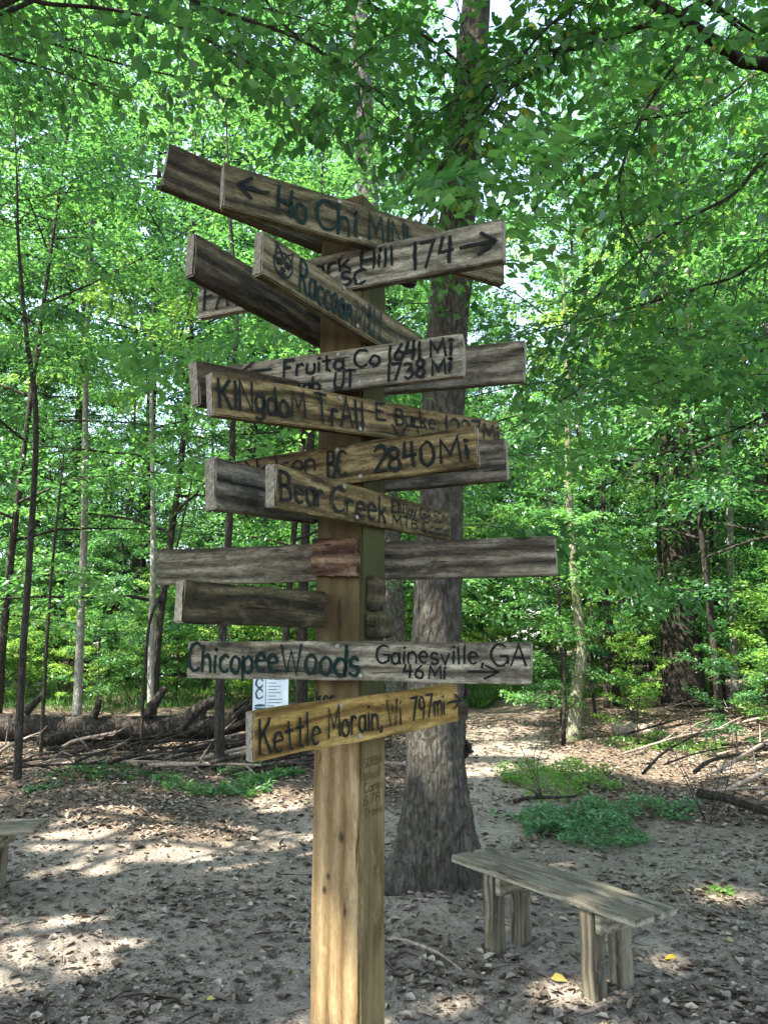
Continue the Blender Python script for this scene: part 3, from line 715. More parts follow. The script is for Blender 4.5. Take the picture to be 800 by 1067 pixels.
bough_tree('beech_tree', (4.6, 5.6), (-.2, -.1, 8.0), .16, [
    ((-.05, 0, 3.6), [(840, 105, 5.0), (770, 62, 4.9), (725, 30, 4.8), (660, -8, 4.8), (560, -60, 4.8)], .055, .028, .9),
    ((-.1, 0, 4.6), [(820, 2, 4.9), (690, 22, 4.7), (610, 48, 4.6), (560, 58, 4.5), (500, 95, 4.4)], .028, .008, .75),
    (None, [(727, 35, 4.85), (682, 98, 4.7), (652, 160, 4.7), (645, 215, 4.7), (668, 265, 4.7)], .014, .005, .6),
    ((-.05, 0, 3.2), [(850, 150, 5.6), (760, 205, 5.5), (680, 250, 5.5), (600, 330, 5.6)], .02, .005, .85),
    ((-.05, 0, 2.9), [(850, 260, 6.0), (760, 290, 6.1), (660, 320, 6.2), (560, 345, 6.3)], .02, .005, .9),
    ((-.05, 0, 2.5), [(850, 350, 6.0), (740, 380, 6.2), (650, 410, 6.4)], .016, .005, .9),
    ((-.1, 0, 5.2), [(660, -50, 4.4), (600, 2, 4.3), (555, 45, 4.25), (512, 105, 4.2), (470, 160, 4.2)], .014, .005, .6),
    ((-.1, 0, 4.2), [(850, 60, 6.4), (740, 110, 6.6), (650, 130, 6.8), (560, 170, 7.0)], .02, .006, 1.0),
    ((-.1, 0, 3.9), [(850, 190, 7.0), (740, 180, 7.2), (640, 230, 7.4)], .02, .006, 1.0),
    ((-.1, 0, 4.8), [(850, -20, 7.2), (760, 60, 7.6)], .02, .006, .9),
    ((-.1, 0, 5.0), [(660, -45, 4.7), (580, 55, 4.6), (510, 110, 4.5), (455, 180, 4.5)], .014, .005, .7),
    ((-.05, 0, 2.3), [(850, 430, 6.6), (760, 450, 6.8), (700, 470, 7.0)], .014, .005, .7)],
    'beech whose leafy boughs hang in from the right over the bench', 71, dens=1.1)
bough_tree('hornbeam_tree', (-3.7, 4.3), (.2, .2, 8.0), .15, [
    ((.05, 0, 3.8), [(-60, 15, 4.2), (60, 5, 4.2), (170, 22, 4.2), (270, 70, 4.2)], .02, .005, .6),
    ((.05, 0, 4.6), [(60, -70, 4.4), (200, 0, 4.4), (320, 45, 4.4), (400, 110, 4.4)], .022, .005, .6),
    ((.1, 0, 5.0), [(250, -90, 4.8), (370, -5, 4.8), (460, 50, 4.8), (530, 120, 4.9)], .024, .005, .75),
    ((.05, 0, 3.4), [(-70, 50, 5.2), (10, 60, 5.2), (90, 85, 5.2)], .016, .005, .6),
    ((.1, 0, 4.4), [(-80, -10, 6.2), (40, 40, 6.6), (140, 70, 7.0), (240, 90, 7.3)], .02, .006, 1.1),
    ((.1, 0, 5.2), [(80, -60, 6.4), (200, -10, 6.8), (320, 20, 7.2), (420, 60, 7.6)], .02, .006, 1.1),
    ((.1, 0, 4.9), [(200, -60, 5.6), (300, 30, 5.8), (400, 100, 6.0), (480, 150, 6.2)], .02, .005, .8)],
    'hornbeam whose leafy boughs hang across the top left above the signpost', 72, dens=1.2)

# ------------------------------------------------------------------ the signpost
POST = Vector((-.09, 2.094, 0)); TH = math.radians(-26); HW = .07
sign = empty('signpost', (POST.x, POST.y, 0)); SI = Matrix.Translation(-POST)
tag(sign, 'tall wooden post crowded with hand lettered direction boards', 'signpost')

def box_mesh(name, x0, x1, y0, y1, z0, z1, nx=1, nz=1, ny=1, jit=0.0, rng=None, bev=.004):
    bm = bmesh.new(); bmesh.ops.create_cube(bm, size=1)
    for v in bm.verts: v.co = Vector((x0 + (v.co.x + .5) * (x1 - x0), y0 + (v.co.y + .5) * (y1 - y0), z0 + (v.co.z + .5) * (z1 - z0)))
    if bev: bmesh.ops.bevel(bm, geom=bm.edges[:], offset=bev, segments=2, affect='EDGES')
    for ax, n, a, b in ((0, nx, x0, x1), (2, nz, z0, z1)):
        for i in range(1, n):
            no = Vector((0, 0, 0)); no[ax] = 1; co = Vector((0, 0, 0)); co[ax] = a + (b - a) * i / n
            bmesh.ops.bisect_plane(bm, geom=bm.verts[:] + bm.edges[:] + bm.faces[:], plane_co=co, plane_no=no)
    if jit and rng:
        ph = [rng.random() * 6.28 for _ in range(6)]
        for v in bm.verts:
            c = v.co; l = c.x if nx > nz else c.z
            wv = jit * (math.sin(l * 9 + ph[0]) + .6 * math.sin(l * 23 + ph[1]))
            c.y += wv * .8 + (rng.random() - .5) * jit * .35
            (c.__setitem__(2, c.z + wv * .5 + (rng.random() - .5) * jit * .6) if nx > nz else c.__setitem__(0, c.x + wv * .5))
            if nx > nz and (abs(c.x - x0) < .012 or abs(c.x - x1) < .012): c.x += (rng.random() - .5) * jit * 2.2
    me = bpy.data.meshes.new(name); bm.to_mesh(me); bm.free()
    return me
rb = random.Random(9)
PM = Matrix.Translation(POST) @ Matrix.Rotation(TH, 4, 'Z')
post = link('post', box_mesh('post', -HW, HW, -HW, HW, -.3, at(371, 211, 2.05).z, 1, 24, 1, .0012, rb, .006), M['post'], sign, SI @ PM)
PYR = bmesh.new()

# ---- hand lettering: a small stroke alphabet (cap height 1)
def arc(cx, cy, rx, ry, a0, a1, n=10):
    return [(cx + rx * math.cos(math.radians(a0 + (a1 - a0) * i / n)), cy + ry * math.sin(math.radians(a0 + (a1 - a0) * i / n))) for i in range(n + 1)]
GL = {
 'A': (.72, [[(0, 0), (.36, 1), (.72, 0)], [(.14, .36), (.58, .36)]]),
 'B': (.6, [[(0, 0), (0, 1)], [(0, 1)] + arc(.25, .76, .27, .23, 80, -80) + [(0, .52)], [(0, .52)] + arc(.28, .27, .31, .26, 80, -80) + [(0, 0)]]),
 'C': (.65, [arc(.4, .5, .4, .5, 50, 310, 14)]),
 'E': (.55, [[(.52, 1), (0, 1), (0, 0), (.55, 0)], [(0, .52), (.42, .52)]]),
 'F': (.55, [[(.55, 1), (0, 1), (0, 0)], [(0, .54), (.4, .54)]]),
 'G': (.75, [arc(.42, .5, .42, .5, 50, 330, 15), [(.45, .45), (.8, .45), (.78, .12)]]),
 'H': (.62, [[(0, 0), (0, 1)], [(.62, 0), (.62, 1)], [(0, .5), (.62, .5)]]),
 'I': (.1, [[(.05, 0), (.05, 1)]]),
 'J': (.5, [[(.45, 1), (.45, .25)] + arc(.22, .22, .23, .22, 0, -180)]),
 'K': (.6, [[(0, 0), (0, 1)], [(.58, 1), (.02, .45)], [(.2, .6), (.6, 0)]]),
 'L': (.5, [[(0, 1), (0, 0), (.5, 0)]]),
 'M': (.8, [[(0, 0), (.06, 1), (.4, .3), (.74, 1), (.8, 0)]]),
 'N': (.62, [[(0, 0), (0, 1), (.62, 0), (.62, 1)]]),
 'O': (.75, [arc(.37, .5, .37, .5, 90, 450, 18)]),
 'P': (.55, [[(0, 0), (0, 1)], [(0, 1)] + arc(.25, .74, .29, .26, 85, -85) + [(0, .46)]]),
 'R': (.6, [[(0, 0), (0, 1)], [(0, 1)] + arc(.25, .76, .29, .24, 85, -85) + [(.02, .5)], [(.18, .5), (.6, 0)]]),
 'S': (.55, [[(.52, .86)] + arc(.28, .76, .25, .24, 40, 250, 9) + arc(.28, .26, .27, .26, 80, -150, 9)]),
 'T': (.66, [[(0, 1), (.66, 1)], [(.33, 1), (.33, 0)]]),
 'U': (.62, [[(0, 1), (0, .3)] + arc(.31, .3, .31, .3, 180, 360) + [(.62, 1)]]),
 'V': (.66, [[(0, 1), (.33, 0), (.66, 1)]]),
 'W': (.95, [[(0, 1), (.24, 0), (.48, .8), (.72, 0), (.95, 1)]]),
 'a': (.5, [arc(.25, .3, .25, .3, 40, 400, 14), [(.48, .6), (.47, .12), (.55, 0)]]),
 'b': (.5, [[(0, 1), (0, 0)], arc(.24, .29, .25, .29, 170, -180, 14)]),
 'c': (.46, [arc(.28, .3, .28, .3, 50, 310, 12)]),
 'd': (.5, [arc(.24, .29, .25, .29, 10, 360, 14), [(.5, 1), (.5, 0)]]),
 'e': (.5, [[(.02, .33), (.5, .36)] + arc(.26, .31, .25, .3, 10, 310, 14)]),
 'g': (.5, [arc(.24, .32, .24, .28, 20, 380, 14), [(.48, .6), (.47, -.15)] + arc(.25, -.15, .22, .18, 0, -150, 7)]),
 'h': (.46, [[(0, 1), (0, 0)], [(0, .38)] + arc(.23, .36, .22, .24, 160, 0, 8) + [(.46, 0)]]),
 'i': (.12, [[(.06, .6), (.06, 0)], [(.05, .82), (.08, .86)]]),
 'j': (.25, [[(.2, .6), (.2, -.15), (.02, -.28)], [(.19, .82), (.22, .86)]]),
 'k': (.46, [[(0, 1), (0, 0)], [(.42, .6), (.03, .28)], [(.16, .36), (.46, 0)]]),
 'l': (.12, [[(.06, 1), (.06, 0)]]),
 'm': (.74, [[(0, .6), (0, 0)], [(0, .38)] + arc(.19, .38, .18, .22, 160, 0, 7) + [(.37, 0)], [(.37, .38)] + arc(.56, .38, .18, .22, 160, 0, 7) + [(.74, 0)]]),
 'n': (.46, [[(0, .6), (0, 0)], [(0, .36)] + arc(.23, .36, .22, .24, 160, 0, 8) + [(.46, 0)]]),
 'o': (.5, [arc(.25, .3, .25, .3, 90, 450, 15)]),
 'p': (.5, [[(0, .6), (0, -.3)], arc(.25, .3, .25, .29, 170, -180, 14)]),
 'r': (.36, [[(0, .6), (0, 0)], [(0, .36)] + arc(.2, .36, .19, .23, 160, 40, 6)]),
 's': (.4, [[(.38, .52)] + arc(.2, .45, .18, .15, 50, 250, 7) + arc(.2, .15, .2, .15, 80, -150, 7)]),
 't': (.4, [[(.2, .92), (.2, .08), (.36, 0)], [(0, .62), (.4, .62)]]),
 'u': (.46, [[(0, .6), (0, .2)] + arc(.22, .22, .22, .22, 180, 350, 7) + [(.46, .6), (.46, 0)]]),
 'v': (.44, [[(0, .6), (.22, 0), (.44, .6)]]),
 'w': (.66, [[(0, .6), (.16, 0), (.33, .5), (.5, 0), (.66, .6)]]),
 'y': (.46, [[(0, .6), (.22, .05)], [(.46, .6), (.1, -.3)]]),
 '0': (.6, [arc(.3, .5, .3, .5, 90, 450, 16)]),
 '1': (.14, [[(.08, 1), (.06, 0)]]),
 '2': (.55, [arc(.28, .72, .26, .28, 160, -30, 8) + [(0, 0), (.56, 0)]]),
 '3': (.5, [arc(.22, .76, .24, .24, 140, -80, 8) + arc(.22, .27, .28, .27, 75, -140, 9)]),
 '4': (.56, [[(.1, 1), (0, .45), (.56, .48)], [(.42, 1), (.4, 0)]]),
 '5': (.5, [[(.48, 1), (.06, 1), (.03, .58)] + arc(.22, .31, .27, .31, 110, -140, 10)]),
 '6': (.5, [[(.4, 1), (.1, .6)] + arc(.25, .29, .25, .29, 150, 510, 14)]),
 '7': (.54, [[(0, 1), (.54, 1), (.18, 0)]]),
 '8': (.5, [arc(.25, .76, .21, .23, 270, 630, 14), arc(.25, .26, .25, .26, 90, 450, 14)]),
 '9': (.5, [arc(.25, .7, .24, .28, 0, 360, 14) + [(.47, .5), (.36, 0)]]),
 ',': (.14, [[(.1, .06), (.03, -.16)]]),
 "'": (.12, [[(.06, 1), (.04, .8)]]),
 '-': (.35, [[(0, .4), (.35, .4)]]),
 '>': (.9, [[(0, .5), (.95, .5)], [(.55, 1), (.97, .5), (.55, 0)]]),
 '<': (.9, [[(0, .5), (.95, .5)], [(.42, 1), (0, .5), (.42, 0)]]),
 # raccoon face scribble on its trail board
 '@': (1.0, [arc(.5, .42, .46, .42, 0, 360, 22), [(.12, .7), (.1, 1.02), (.34, .84)], [(.66, .84), (.92, 1.02), (.88, .7)], arc(.3, .48, .1, .09, 0, 360, 9), arc(.7, .48, .1, .09, 0, 360, 9),
               [(.3, .48), (.31, .47)], [(.7, .48), (.71, .47)], [(.14, .55), (.2, .36), (.42, .38)], [(.86, .55), (.8, .36), (.58, .38)], arc(.5, .24, .09, .06, 0, 360, 8), [(.5, .18), (.5, .1)], arc(.5, .15, .16, .08, 200, 340, 6), [(.4, .78), (.46, .6)], [(.6, .78), (.54, .6)]]),
}
class Ink:
    def __init__(s): s.v, s.q = [], []
    def stroke(s, pts, wd, jr):
        pts = [Vector((p[0], 0, p[1])) for p in pts]; m = len(pts)
        if m == 2:
            pts = [pts[0].lerp(pts[1], k / 4) for k in range(5)]; m = 5
        pts = [p + Vector((jr.gauss(0, wd * .09), 0, jr.gauss(0, wd * .09))) for p in pts]
        e0 = (pts[0] - pts[1]).normalized() * wd * .3; pts[0] = pts[0] + e0
        e1 = (pts[-1] - pts[-2]).normalized() * wd * .3; pts[-1] = pts[-1] + e1
        b = len(s.v)
        for i, p in enumerate(pts):
            t1 = (pts[i] - pts[i - 1]).normalized() if i else (pts[1] - pts[0]).normalized()
            t2 = (pts[i + 1] - pts[i]).normalized() if i < m - 1 else t1
            t = (t1 + t2); t = t.normalized() if t.length > .2 else t1
            c = max(.55, abs(t.dot(t1)))
            n = Vector((-t.z, 0, t.x)) * (wd / 2 / c) * (.68 + .38 * math.sin(math.pi * (i + .6) / (m + .2))) * (1 + jr.gauss(0, .13))
            s.v += [tuple(p + n), tuple(p - n)]
        for i in range(m - 1): s.q.append((b + 2 * i, b + 2 * i + 1, b + 2 * i + 3, b + 2 * i + 2))
    def text(s, txt, x0, x1, z0, z1, wd, jr, y=-.0016):
        gap = .2; adv = 0; pos = []
        for ch in txt:
            if ch == ' ': adv += .42; continue
            w_, st = GL[ch]; pos.append((adv, st)); adv += w_ + gap
        adv -= gap; sx = (x1 - x0) / max(adv, .01); sz = z1 - z0
        for a, st in pos:
            dz = jr.gauss(0, .025) * sz; k = 1 + jr.gauss(0, .04); sh = jr.gauss(0, .04)
            for pl in st: s.stroke([(x0 + (a + p[0] + p[1] * sh) * sx, z0 + dz + p[1] * sz * k) for p in pl], wd, jr)
    def mesh(s, name, y=-.0016):
        v = np.array(s.v); v[:, 1] = y; return mesh_np(name, v, None, s.q)
jr = random.Random(77)
M['end_grain'] = plain('weathered_end_grain', (.20, .17, .125), .95, .55, 130)
def board(name, l, r, material, texts=(), T=.028, label=None, lic=False, y_ink=-.0030, jit=.0020):
    xL, tL, bL, YL = l; xR, tR, bR, YR = r
    A = (at(xL, tL, YL) + at(xL, bL, YL)) / 2; B = (at(xR, tR, YR) + at(xR, bR, YR)) / 2
    hL = (at(xL, tL, YL) - at(xL, bL, YL)).length; hR = (at(xR, tR, YR) - at(xR, bR, YR)).length
    H = (hL + hR) / 2; ex = (B - A).normalized(); ez = Vector((0, 0, 1)); ez = (ez - ex * ez.dot(ex)).normalized(); ey = ez.cross(ex)
    Ln = (B - A).length
    Mw = Matrix(((ex.x, ey.x, ez.x, A.x), (ex.y, ey.y, ez.y, A.y), (ex.z, ey.z, ez.z, A.z), (0, 0, 0, 1)))
    o = link(name, box_mesh(name, 0, Ln, 0, T, -H / 2, H / 2, max(6, int(Ln / .035)), 3, 1, jit, rb, .003), M[material], sign, SI @ Mw)
    o.data.materials.append(M['end_grain'])
    for f in o.data.polygons:
        if abs(f.normal.x) > .8: f.material_index = 1
    if label: o['label'] = label
    def s_of(px):
        py = (tL + bL) / 2 + ((tR + bR) / 2 - (tL + bL) / 2) * (px - xL) / (xR - xL)
        d = ray(px, py); n = ey; t = (A - Vector((0, 0, EYE))).dot(n) / d.dot(n)
        return (Vector((0, 0, EYE)) + d * t - A).dot(ex)
    by = {}
    for tx in texts:
        txt, p0, p1, v0, v1, wd, ink = tx
        by.setdefault(ink, Ink()).text(txt, s_of(p0), s_of(p1), -H / 2 + H * v0, -H / 2 + H * v1, wd * H, jr)
    for ink, I in by.items():
        link('lettering', I.mesh('lettering', y_ink - .0008), M[ink], o)
    # nail heads at the post
    pm = s_of(365)
    if .06 < pm < Ln - .06 and T < .03:
        nb = bmesh.new()
        for dx, dz in ((-.034, H * .38), (.028, -H * .37)):
            bmesh.ops.create_cone(nb, cap_ends=True, segments=8, radius1=.0058, radius2=.005, depth=.004, matrix=Matrix.Translation((pm + dx, -.0030, dz)) @ Matrix.Rotation(math.pi / 2, 4, 'X'))
        nm = bpy.data.meshes.new('nail'); nb.to_mesh(nm); nb.free()
        link('nail', nm, M['nail'], o)
    print('%-14s L %.2f H %.3f/%.3f tilt %.1f dir %.0f' % (name, Ln, hL, hR, math.degrees(math.asin(ex.z)), math.degrees(math.atan2(ex.y, ex.x))))
    return o
M['nail'] = plain('rusty_steel', (.25, .22, .19), .5)
G_, K_ = 'ink_green', 'ink'
board('direction_board', (233, 171, 213, 1.75), (525, 257, 298, 2.19), 'olive',
      [('<', 248, 277, .34, .82, .085, K_), ('Ho', 289, 319, .16, .82, .085, G_), ('Chi', 330, 371, .14, .84, .085, G_), ('MINh', 384, 432, .16, .82, .08, G_)],
      label='olive board lettered Ho Chi Minh with a left arrow')
board('backing_board', (173, 148, 194, 1.86), (436, 258, 299, 2.23), 'brown', T=.03)
board('direction_board', (207, 293, 332, 2.2), (524, 228, 270, 1.83), 'grey',
      [('FATS', 214, 266, .16, .84, .09, K_), ('Clark', 300, 366, .48, .90, .075, K_), ('Hill', 377, 410, .40, .86, .08, K_), ('SC', 356, 381, .08, .44, .08, K_), ('174', 431, 472, .16, .78, .085, K_), ('>', 478, 512, .24, .76, .085, K_)],
      label='grey board lettered 174 with a right arrow')
board('direction_board', (273, 239, 286, 1.62), (440, 351, 386, 2.2), 'olive',
      [('@', 283, 304, .22, .86, .05, K_), ('Raccoon', 312, 366, .12, .86, .085, G_), ('MtN', 370, 396, .12, .86, .08, G_)],
      label='olive board lettered Raccoon Mtn with a small animal face')
board('backing_board', (203, 243, 286, 1.68), (345, 326, 364, 2.11), 'brown', T=.03)
board('direction_board', (215, 383, 424, 2.1), (482, 348, 390, 1.85), 'grey',
      [('<', 250, 282, .50, .98, .07, K_), ('Fruita Co', 296, 396, .50, .90, .075, K_), ('1641', 406, 439, .52, .92, .08, K_), ('Mi', 449, 471, .52, .90, .08, K_),
       ('Moab', 291, 334, .04, .40, .075, K_), ('UT', 349, 370, .04, .44, .075, K_), ('1738', 404, 442, .08, .46, .08, K_), ('Mi', 450, 470, .1, .44, .08, K_)],
      label='grey board lettered Fruita and Moab with mileages')
board('backing_board', (268, 383, 422, 2.38), (546, 355, 395, 2.05), 'grey_dark', T=.03)
board('direction_board', (221, 387, 432, 1.66), (522, 440, 472, 2.3), 'amber',
      [('KINgdoM', 228, 317, .20, .84, .085, K_), ('TrAIl', 329, 377, .14, .86, .085, K_), ('E', 392, 401, .48, .9, .07, K_), ('Burke', 412, 452, .42, .86, .07, K_), ('1227Mi', 464, 519, .36, .86, .07, K_), ('VT', 408, 441, .02, .40, .06, K_)],
      label='brown board lettered Kingdom Trail')
board('backing_board', (207, 377, 421, 1.72), (340, 402, 440, 2.1), 'brown', T=.03)
board('direction_board', (245, 479, 520, 2.1), (497, 444, 485, 1.86), 'amber',
      [('Nelson', 258, 328, .45, .92, .07, K_), ('BC', 342, 360, .22, .86, .08, K_), ('2840', 390, 452, .2, .78, .09, K_), ('Mi', 459, 488, .22, .74, .09, K_)],
      label='cracked brown board lettered 2840 Mi')
board('backing_board', (284, 483, 523, 2.36), (527, 457, 499, 2.07), 'grey_dark', T=.03)
board('direction_board', (287, 482, 529, 1.595), (470, 534, 562, 2.5), 'amber',
      [('Bear', 292, 336, .18, .84, .09, K_), ('Creek', 344, 401, .16, .84, .09, K_), ('Ellijay GA 50Mi', 408, 468, .52, .86, .06, K_), ('MTB Camp', 408, 466, .12, .44, .06, K_)],
      label='yellow brown board lettered Bear Creek')
board('backing_board', (224, 480, 526, 1.62), (332, 500, 549, 2.05), 'grey_dark', T=.03, label='blank grey board with a pale sawn end')
board('direction_board', (162, 572, 610, 2.36), (580, 559, 599, 2.1), 'grey_dark', T=.032, label='long blank grey brown board behind the post')
board('direction_board', (191, 604, 648, 1.7), (340, 617, 655, 2.02), 'mossy', T=.035, label='short dark mossy blank board')
board('direction_board', (195, 668, 706, 2.1), (553, 669, 713, 1.83), 'grey',
      [('Chicopee', 197, 290, .18, .9, .10, G_), ('Woods', 294, 374, .14, .9, .10, G_), ('Gainesville,', 392, 504, .46, .92, .06, K_), ('GA', 512, 548, .44, .94, .06, K_), ('46', 421, 441, .10, .42, .06, K_), ('Mi', 447, 464, .10, .40, .06, K_), ('>', 487, 516, .10, .40, .06, K_)],
      label='grey board lettered Chicopee Woods and Gainesville')
board('direction_board', (264, 742, 795, 1.69), (478, 712, 752, 2.22), 'gold',
      [('Kettle', 270, 332, .14, .80, .065, K_), ('Morain,', 341, 397, .22, .84, .065, K_), ('Wi', 403, 417, .22, .84, .065, K_), ('797mi', 428, 462, .28, .82, .065, K_), ('>', 465, 477, .36, .78, .06, K_)],
      label='golden board lettered Kettle Morain')
board('backing_board', (402, 735, 755, 2.17), (488, 733, 751, 2.36), 'brown', T=.03)
# rotten stub on the post's face, mossy stub on its right side, and pencilled notes
def on_post(name, mesh, m, loc, label=None):
    o = link(name, mesh, m, sign, SI @ PM @ Matrix.Translation(loc)); 
    if label: o['label'] = label
    return o
zr = at(360, 581, 2.02).z
rm = box_mesh('rotten_board', -.068, .066, -.028, 0, -.050, .050, 16, 8, 1, .006, rb, .002)
on_post('rotten_board', rm, M['rot'], (0, -HW - .001, zr), 'stub of a rotten red brown board')
zs = at(390, 652, 2.05).z
on_post('stub_board', box_mesh('stub_board', 0, .03, -.05, .06, -.032, .032, 4, 3, 1, .001, rb, .004), M['mossy'], (HW + .001, 0, zs))
on_post('stub_board', box_mesh('stub_board', 0, .022, -.045, .03, -.045, .045, 3, 4, 1, .001, rb, .004), M['brown'], (HW + .001, 0, at(390, 618, 2.05).z))
I = Ink()
for r_ in range(5):
    z = at(390, 792 + r_ * 13, 2.05).z; w_ = .02
    I.text(['SORBA', 'Wood', 'Camp', '678', 'Trails'][r_], -.055, .045 - .012 * (r_ % 2), z - .014, z + .008, .003, jr)
om = Matrix.Rotation(math.pi / 2, 4, 'Z')
lo = link('lettering', I.mesh('lettering', 0), M['ink_faded'], post, Matrix.Translation((HW + .0022, 0, 0)) @ om)
I = Ink(); z = at(345, 726, 2.05).z; I.text('ker', -.06, -.005, z - .012, z + .012, .005, jr)
link('lettering', I.mesh('lettering', 0), M['ink'], post, Matrix.Translation((0, -HW - .0022, 0)))

# ------------------------------------------------------------------ benches
def make_bench(loc, rz, label):
    r = empty('park_bench', loc, rz); tag(r, label, 'bench', 'plank benches at the clearing')
    Ln, Wd, Hs = 1.24, .31, .42; ch = []
    for s in (-1, 1):
        ch.append(link('seat_plank', box_mesh('seat_plank', -Ln / 2, Ln / 2, s * (Wd / 4 + .004) - .066, s * (Wd / 4 + .004) + .066, Hs - .038, Hs, 20, 2, 1, .001, rb, .005), M['bench'], r))
    for sx in (-1, 1):
        for sy in (-1, 1):
            x = sx * .33; y = sy * .095
            ch.append(link('leg', box_mesh('leg', x - .042, x + .042, y - .040, y + .040, -.12, Hs - .042, 1, 8, 1, .001, rb, .004), M['bench_leg'], r))
        ch.append(link('crossbar', box_mesh('crossbar', sx * .33 + .047, sx * .33 + .085, -.13, .13, Hs - .13, Hs - .043, 3, 2, 1, .0, None, .004), M['bench'], r))
    KIDS[r.name] = ch
    return r
ax = Vector((.67, -.96, 0)).normalized()
bc = Vector((.85, 4.15, 0))
bench = make_bench((bc.x, bc.y, G(bc.x, bc.y)), math.atan2(ax.y, ax.x), 'weathered plank bench in front of the big tree')
b2 = copy_tree(bench); b2.location = (-2.82, 5.18, G(-2.6, 5.1)); b2.rotation_euler = (0, 0, math.radians(4))
b2['label'] = 'weathered plank bench cut by the left edge, near the fallen log'

# ------------------------------------------------------------------ trail notice on a post
nb_ = gnd(284, 802); nz_ = G(nb_.x, nb_.y); Yn = nb_.y
notice = empty('trail_notice', (nb_.x, nb_.y, nz_)); tag(notice, 'white trail notice with printed lines on a low wooden post', 'sign')
link('post', box_mesh('post', -.045, .045, .02, .11, -.2, 1.05, 1, 8, 1, .001, rb, .004), M['bench_leg'], notice)
pc = at(282, 724, Yn) - Vector((nb_.x, nb_.y, nz_)); hw, hh = 18 * Yn / FPX, 19 * Yn / FPX
M['paper'] = plain('white_notice', (.62, .68, .70), .5, .06, 6)
M['print'] = plain('notice_print', (.05, .09, .12), .6)
pn = link('panel', box_mesh('panel', pc.x - hw, pc.x + hw, -.005, .012, pc.z - hh, pc.z + hh, 1, 1, 1, 0, None, .003), M['paper'], notice)
I = Ink(); q = random.Random(3)
for k in range(9):
    z = hh * (.62 - k * .17); e = .35 + q.random() * .45
    I.stroke([(-.15 * hw, z), (-.15 * hw + hw * e, z)], .009, q)
I.stroke([(-.1 * hw, hh * .84), (.8 * hw, hh * .84)], .02, q)
for zc in (.62, .05):
    I.stroke([(-.62 * hw + .045 * math.cos(a), hh * zc + .06 * math.sin(a)) for a in np.linspace(.5, 5.8, 12)], .022, q)
I.stroke([(-.85 * hw, -hh * .55), (-.35 * hw, -hh * .55)], .03, q); I.stroke([(-.85 * hw, -hh * .72), (-.35 * hw, -hh * .72)], .03, q)
I.stroke([(-.27 * hw, hh * .9), (-.27 * hw, -hh * .9)], .008, q)
link('lettering', I.mesh('lettering', 0), M['print'], pn, Matrix.Translation((pc.x, -.008, pc.z)))

# ------------------------------------------------------------------ fallen log, sticks, brush
def stick_mesh(name, pts, r0, r1, rng, n=7, rough=.2, forks=0):
    T = Tubes(); cp = crom(pts, 5); m = len(cp)
    T.add(cp, [r0 + (r1 - r0) * i / (m - 1) for i in range(m)], n, rng, rough)
    for k in range(forks):
        i = int(m * (.3 + .6 * rng.random())); d = (cp[min(i + 1, m - 1)] - cp[i - 1]).normalized()
        d = (d + Vector((rng.normal() * .6, rng.normal() * .6, rng.normal() * .35 + .15))).normalized(); ln = (cp[-1] - cp[0]).length * (.2 + .25 * rng.random())
        T.add([cp[i], cp[i] + d * ln * .5 + Vector((0, 0, rng.normal() * .03)), cp[i] + d * ln], [r1 * 1.2, r1 * .8, r1 * .4], 5, close=False)
    return T.mesh(name)
rl = np.random.default_rng(21)
lb = at(110, 768, 11.6); lg = empty('fallen_log', (lb.x, lb.y, G(lb.x, lb.y)))
tag(lg, 'long fallen tree trunk with broken branch stubs lying along the clearing edge', 'log')
lpts = [Vector((-3.6, .5, .27)), Vector((-1.5, .15, .25)), Vector((.2, 0, .25)), Vector((1.7, -.1, .27))]
link('trunk', stick_mesh('trunk', lpts, .21, .16, rl, 26, .10), M['dead'], lg)
for (x, pts, r0) in ((-1.05, [(27, 742), (47, 722)], .07), (0, [(97, 748), (104, 728)], .07), (.6, [(118, 760), (124, 785)], .07), (1.0, [(152, 746), (163, 730), (173, 716)], .09), (1.4, [(186, 765), (203, 742), (226, 728)], .13), (1.5, [(190, 770), (205, 752), (215, 735)], .10)):
    pp = [at(px, py, 11.45) - lg.location for px, py in pts]; 
    if len(pp) == 2: pp.insert(1, pp[0].lerp(pp[1], .5) + Vector((.02, 0, .02)))
    link('branch', stick_mesh('branch', pp, r0, r0 * .5, rl, 8, .25), M['dead'], lg)
# broken roots fanning from the butt of the log
for k in range(11):
    a = -1.2 + k * .3 + rl.normal() * .12; ln = .35 + .5 * rl.random(); o_ = Vector((1.75, -.12, .22))
    q = o_ + Vector((.35 + .25 * rl.random(), rl.normal() * .25, .8 * math.cos(a) * .8 - .1)) * ln * 1.3
    link('root', stick_mesh('root', [o_, o_.lerp(q, .5) + Vector((rl.normal() * .05, rl.normal() * .05, .04)), q], .07, .018, rl, 7, .25, 2), M['dead'], lg)
rs = np.random.default_rng(31)
def stick(p0, p1, r, m, label, group, forks=2, z=.04, lift=0.0):
    a = Vector(p0); b = Vector(p1); a = Vector((a.x, a.y, G(a.x, a.y) + z)); b = Vector((b.x, b.y, G(b.x, b.y) + z + lift)); c = (a + b) / 2
    pts = [a - c, (a - c) * .4 + Vector((rs.normal() * .06, rs.normal() * .06, .02 + lift * .05)), (b - c) * .4 + Vector((rs.normal() * .06, rs.normal() * .06, .02)), b - c]
    o = link('fallen_branch', stick_mesh('fallen_branch', pts, r, r * .45, rs, 7, .2, forks), m); o.location = c
    tag(o, label, 'branch', group); return o
stick(gnd(40, 790), gnd(190, 775), .10, M['dead'], 'dark rotten log lying in front of the long fallen trunk', None, 4, .05, .1)
stick(gnd(235, 790), gnd(345, 772), .08, M['dead'], 'dark broken log lying below the white notice', None, 4, .08, .2)
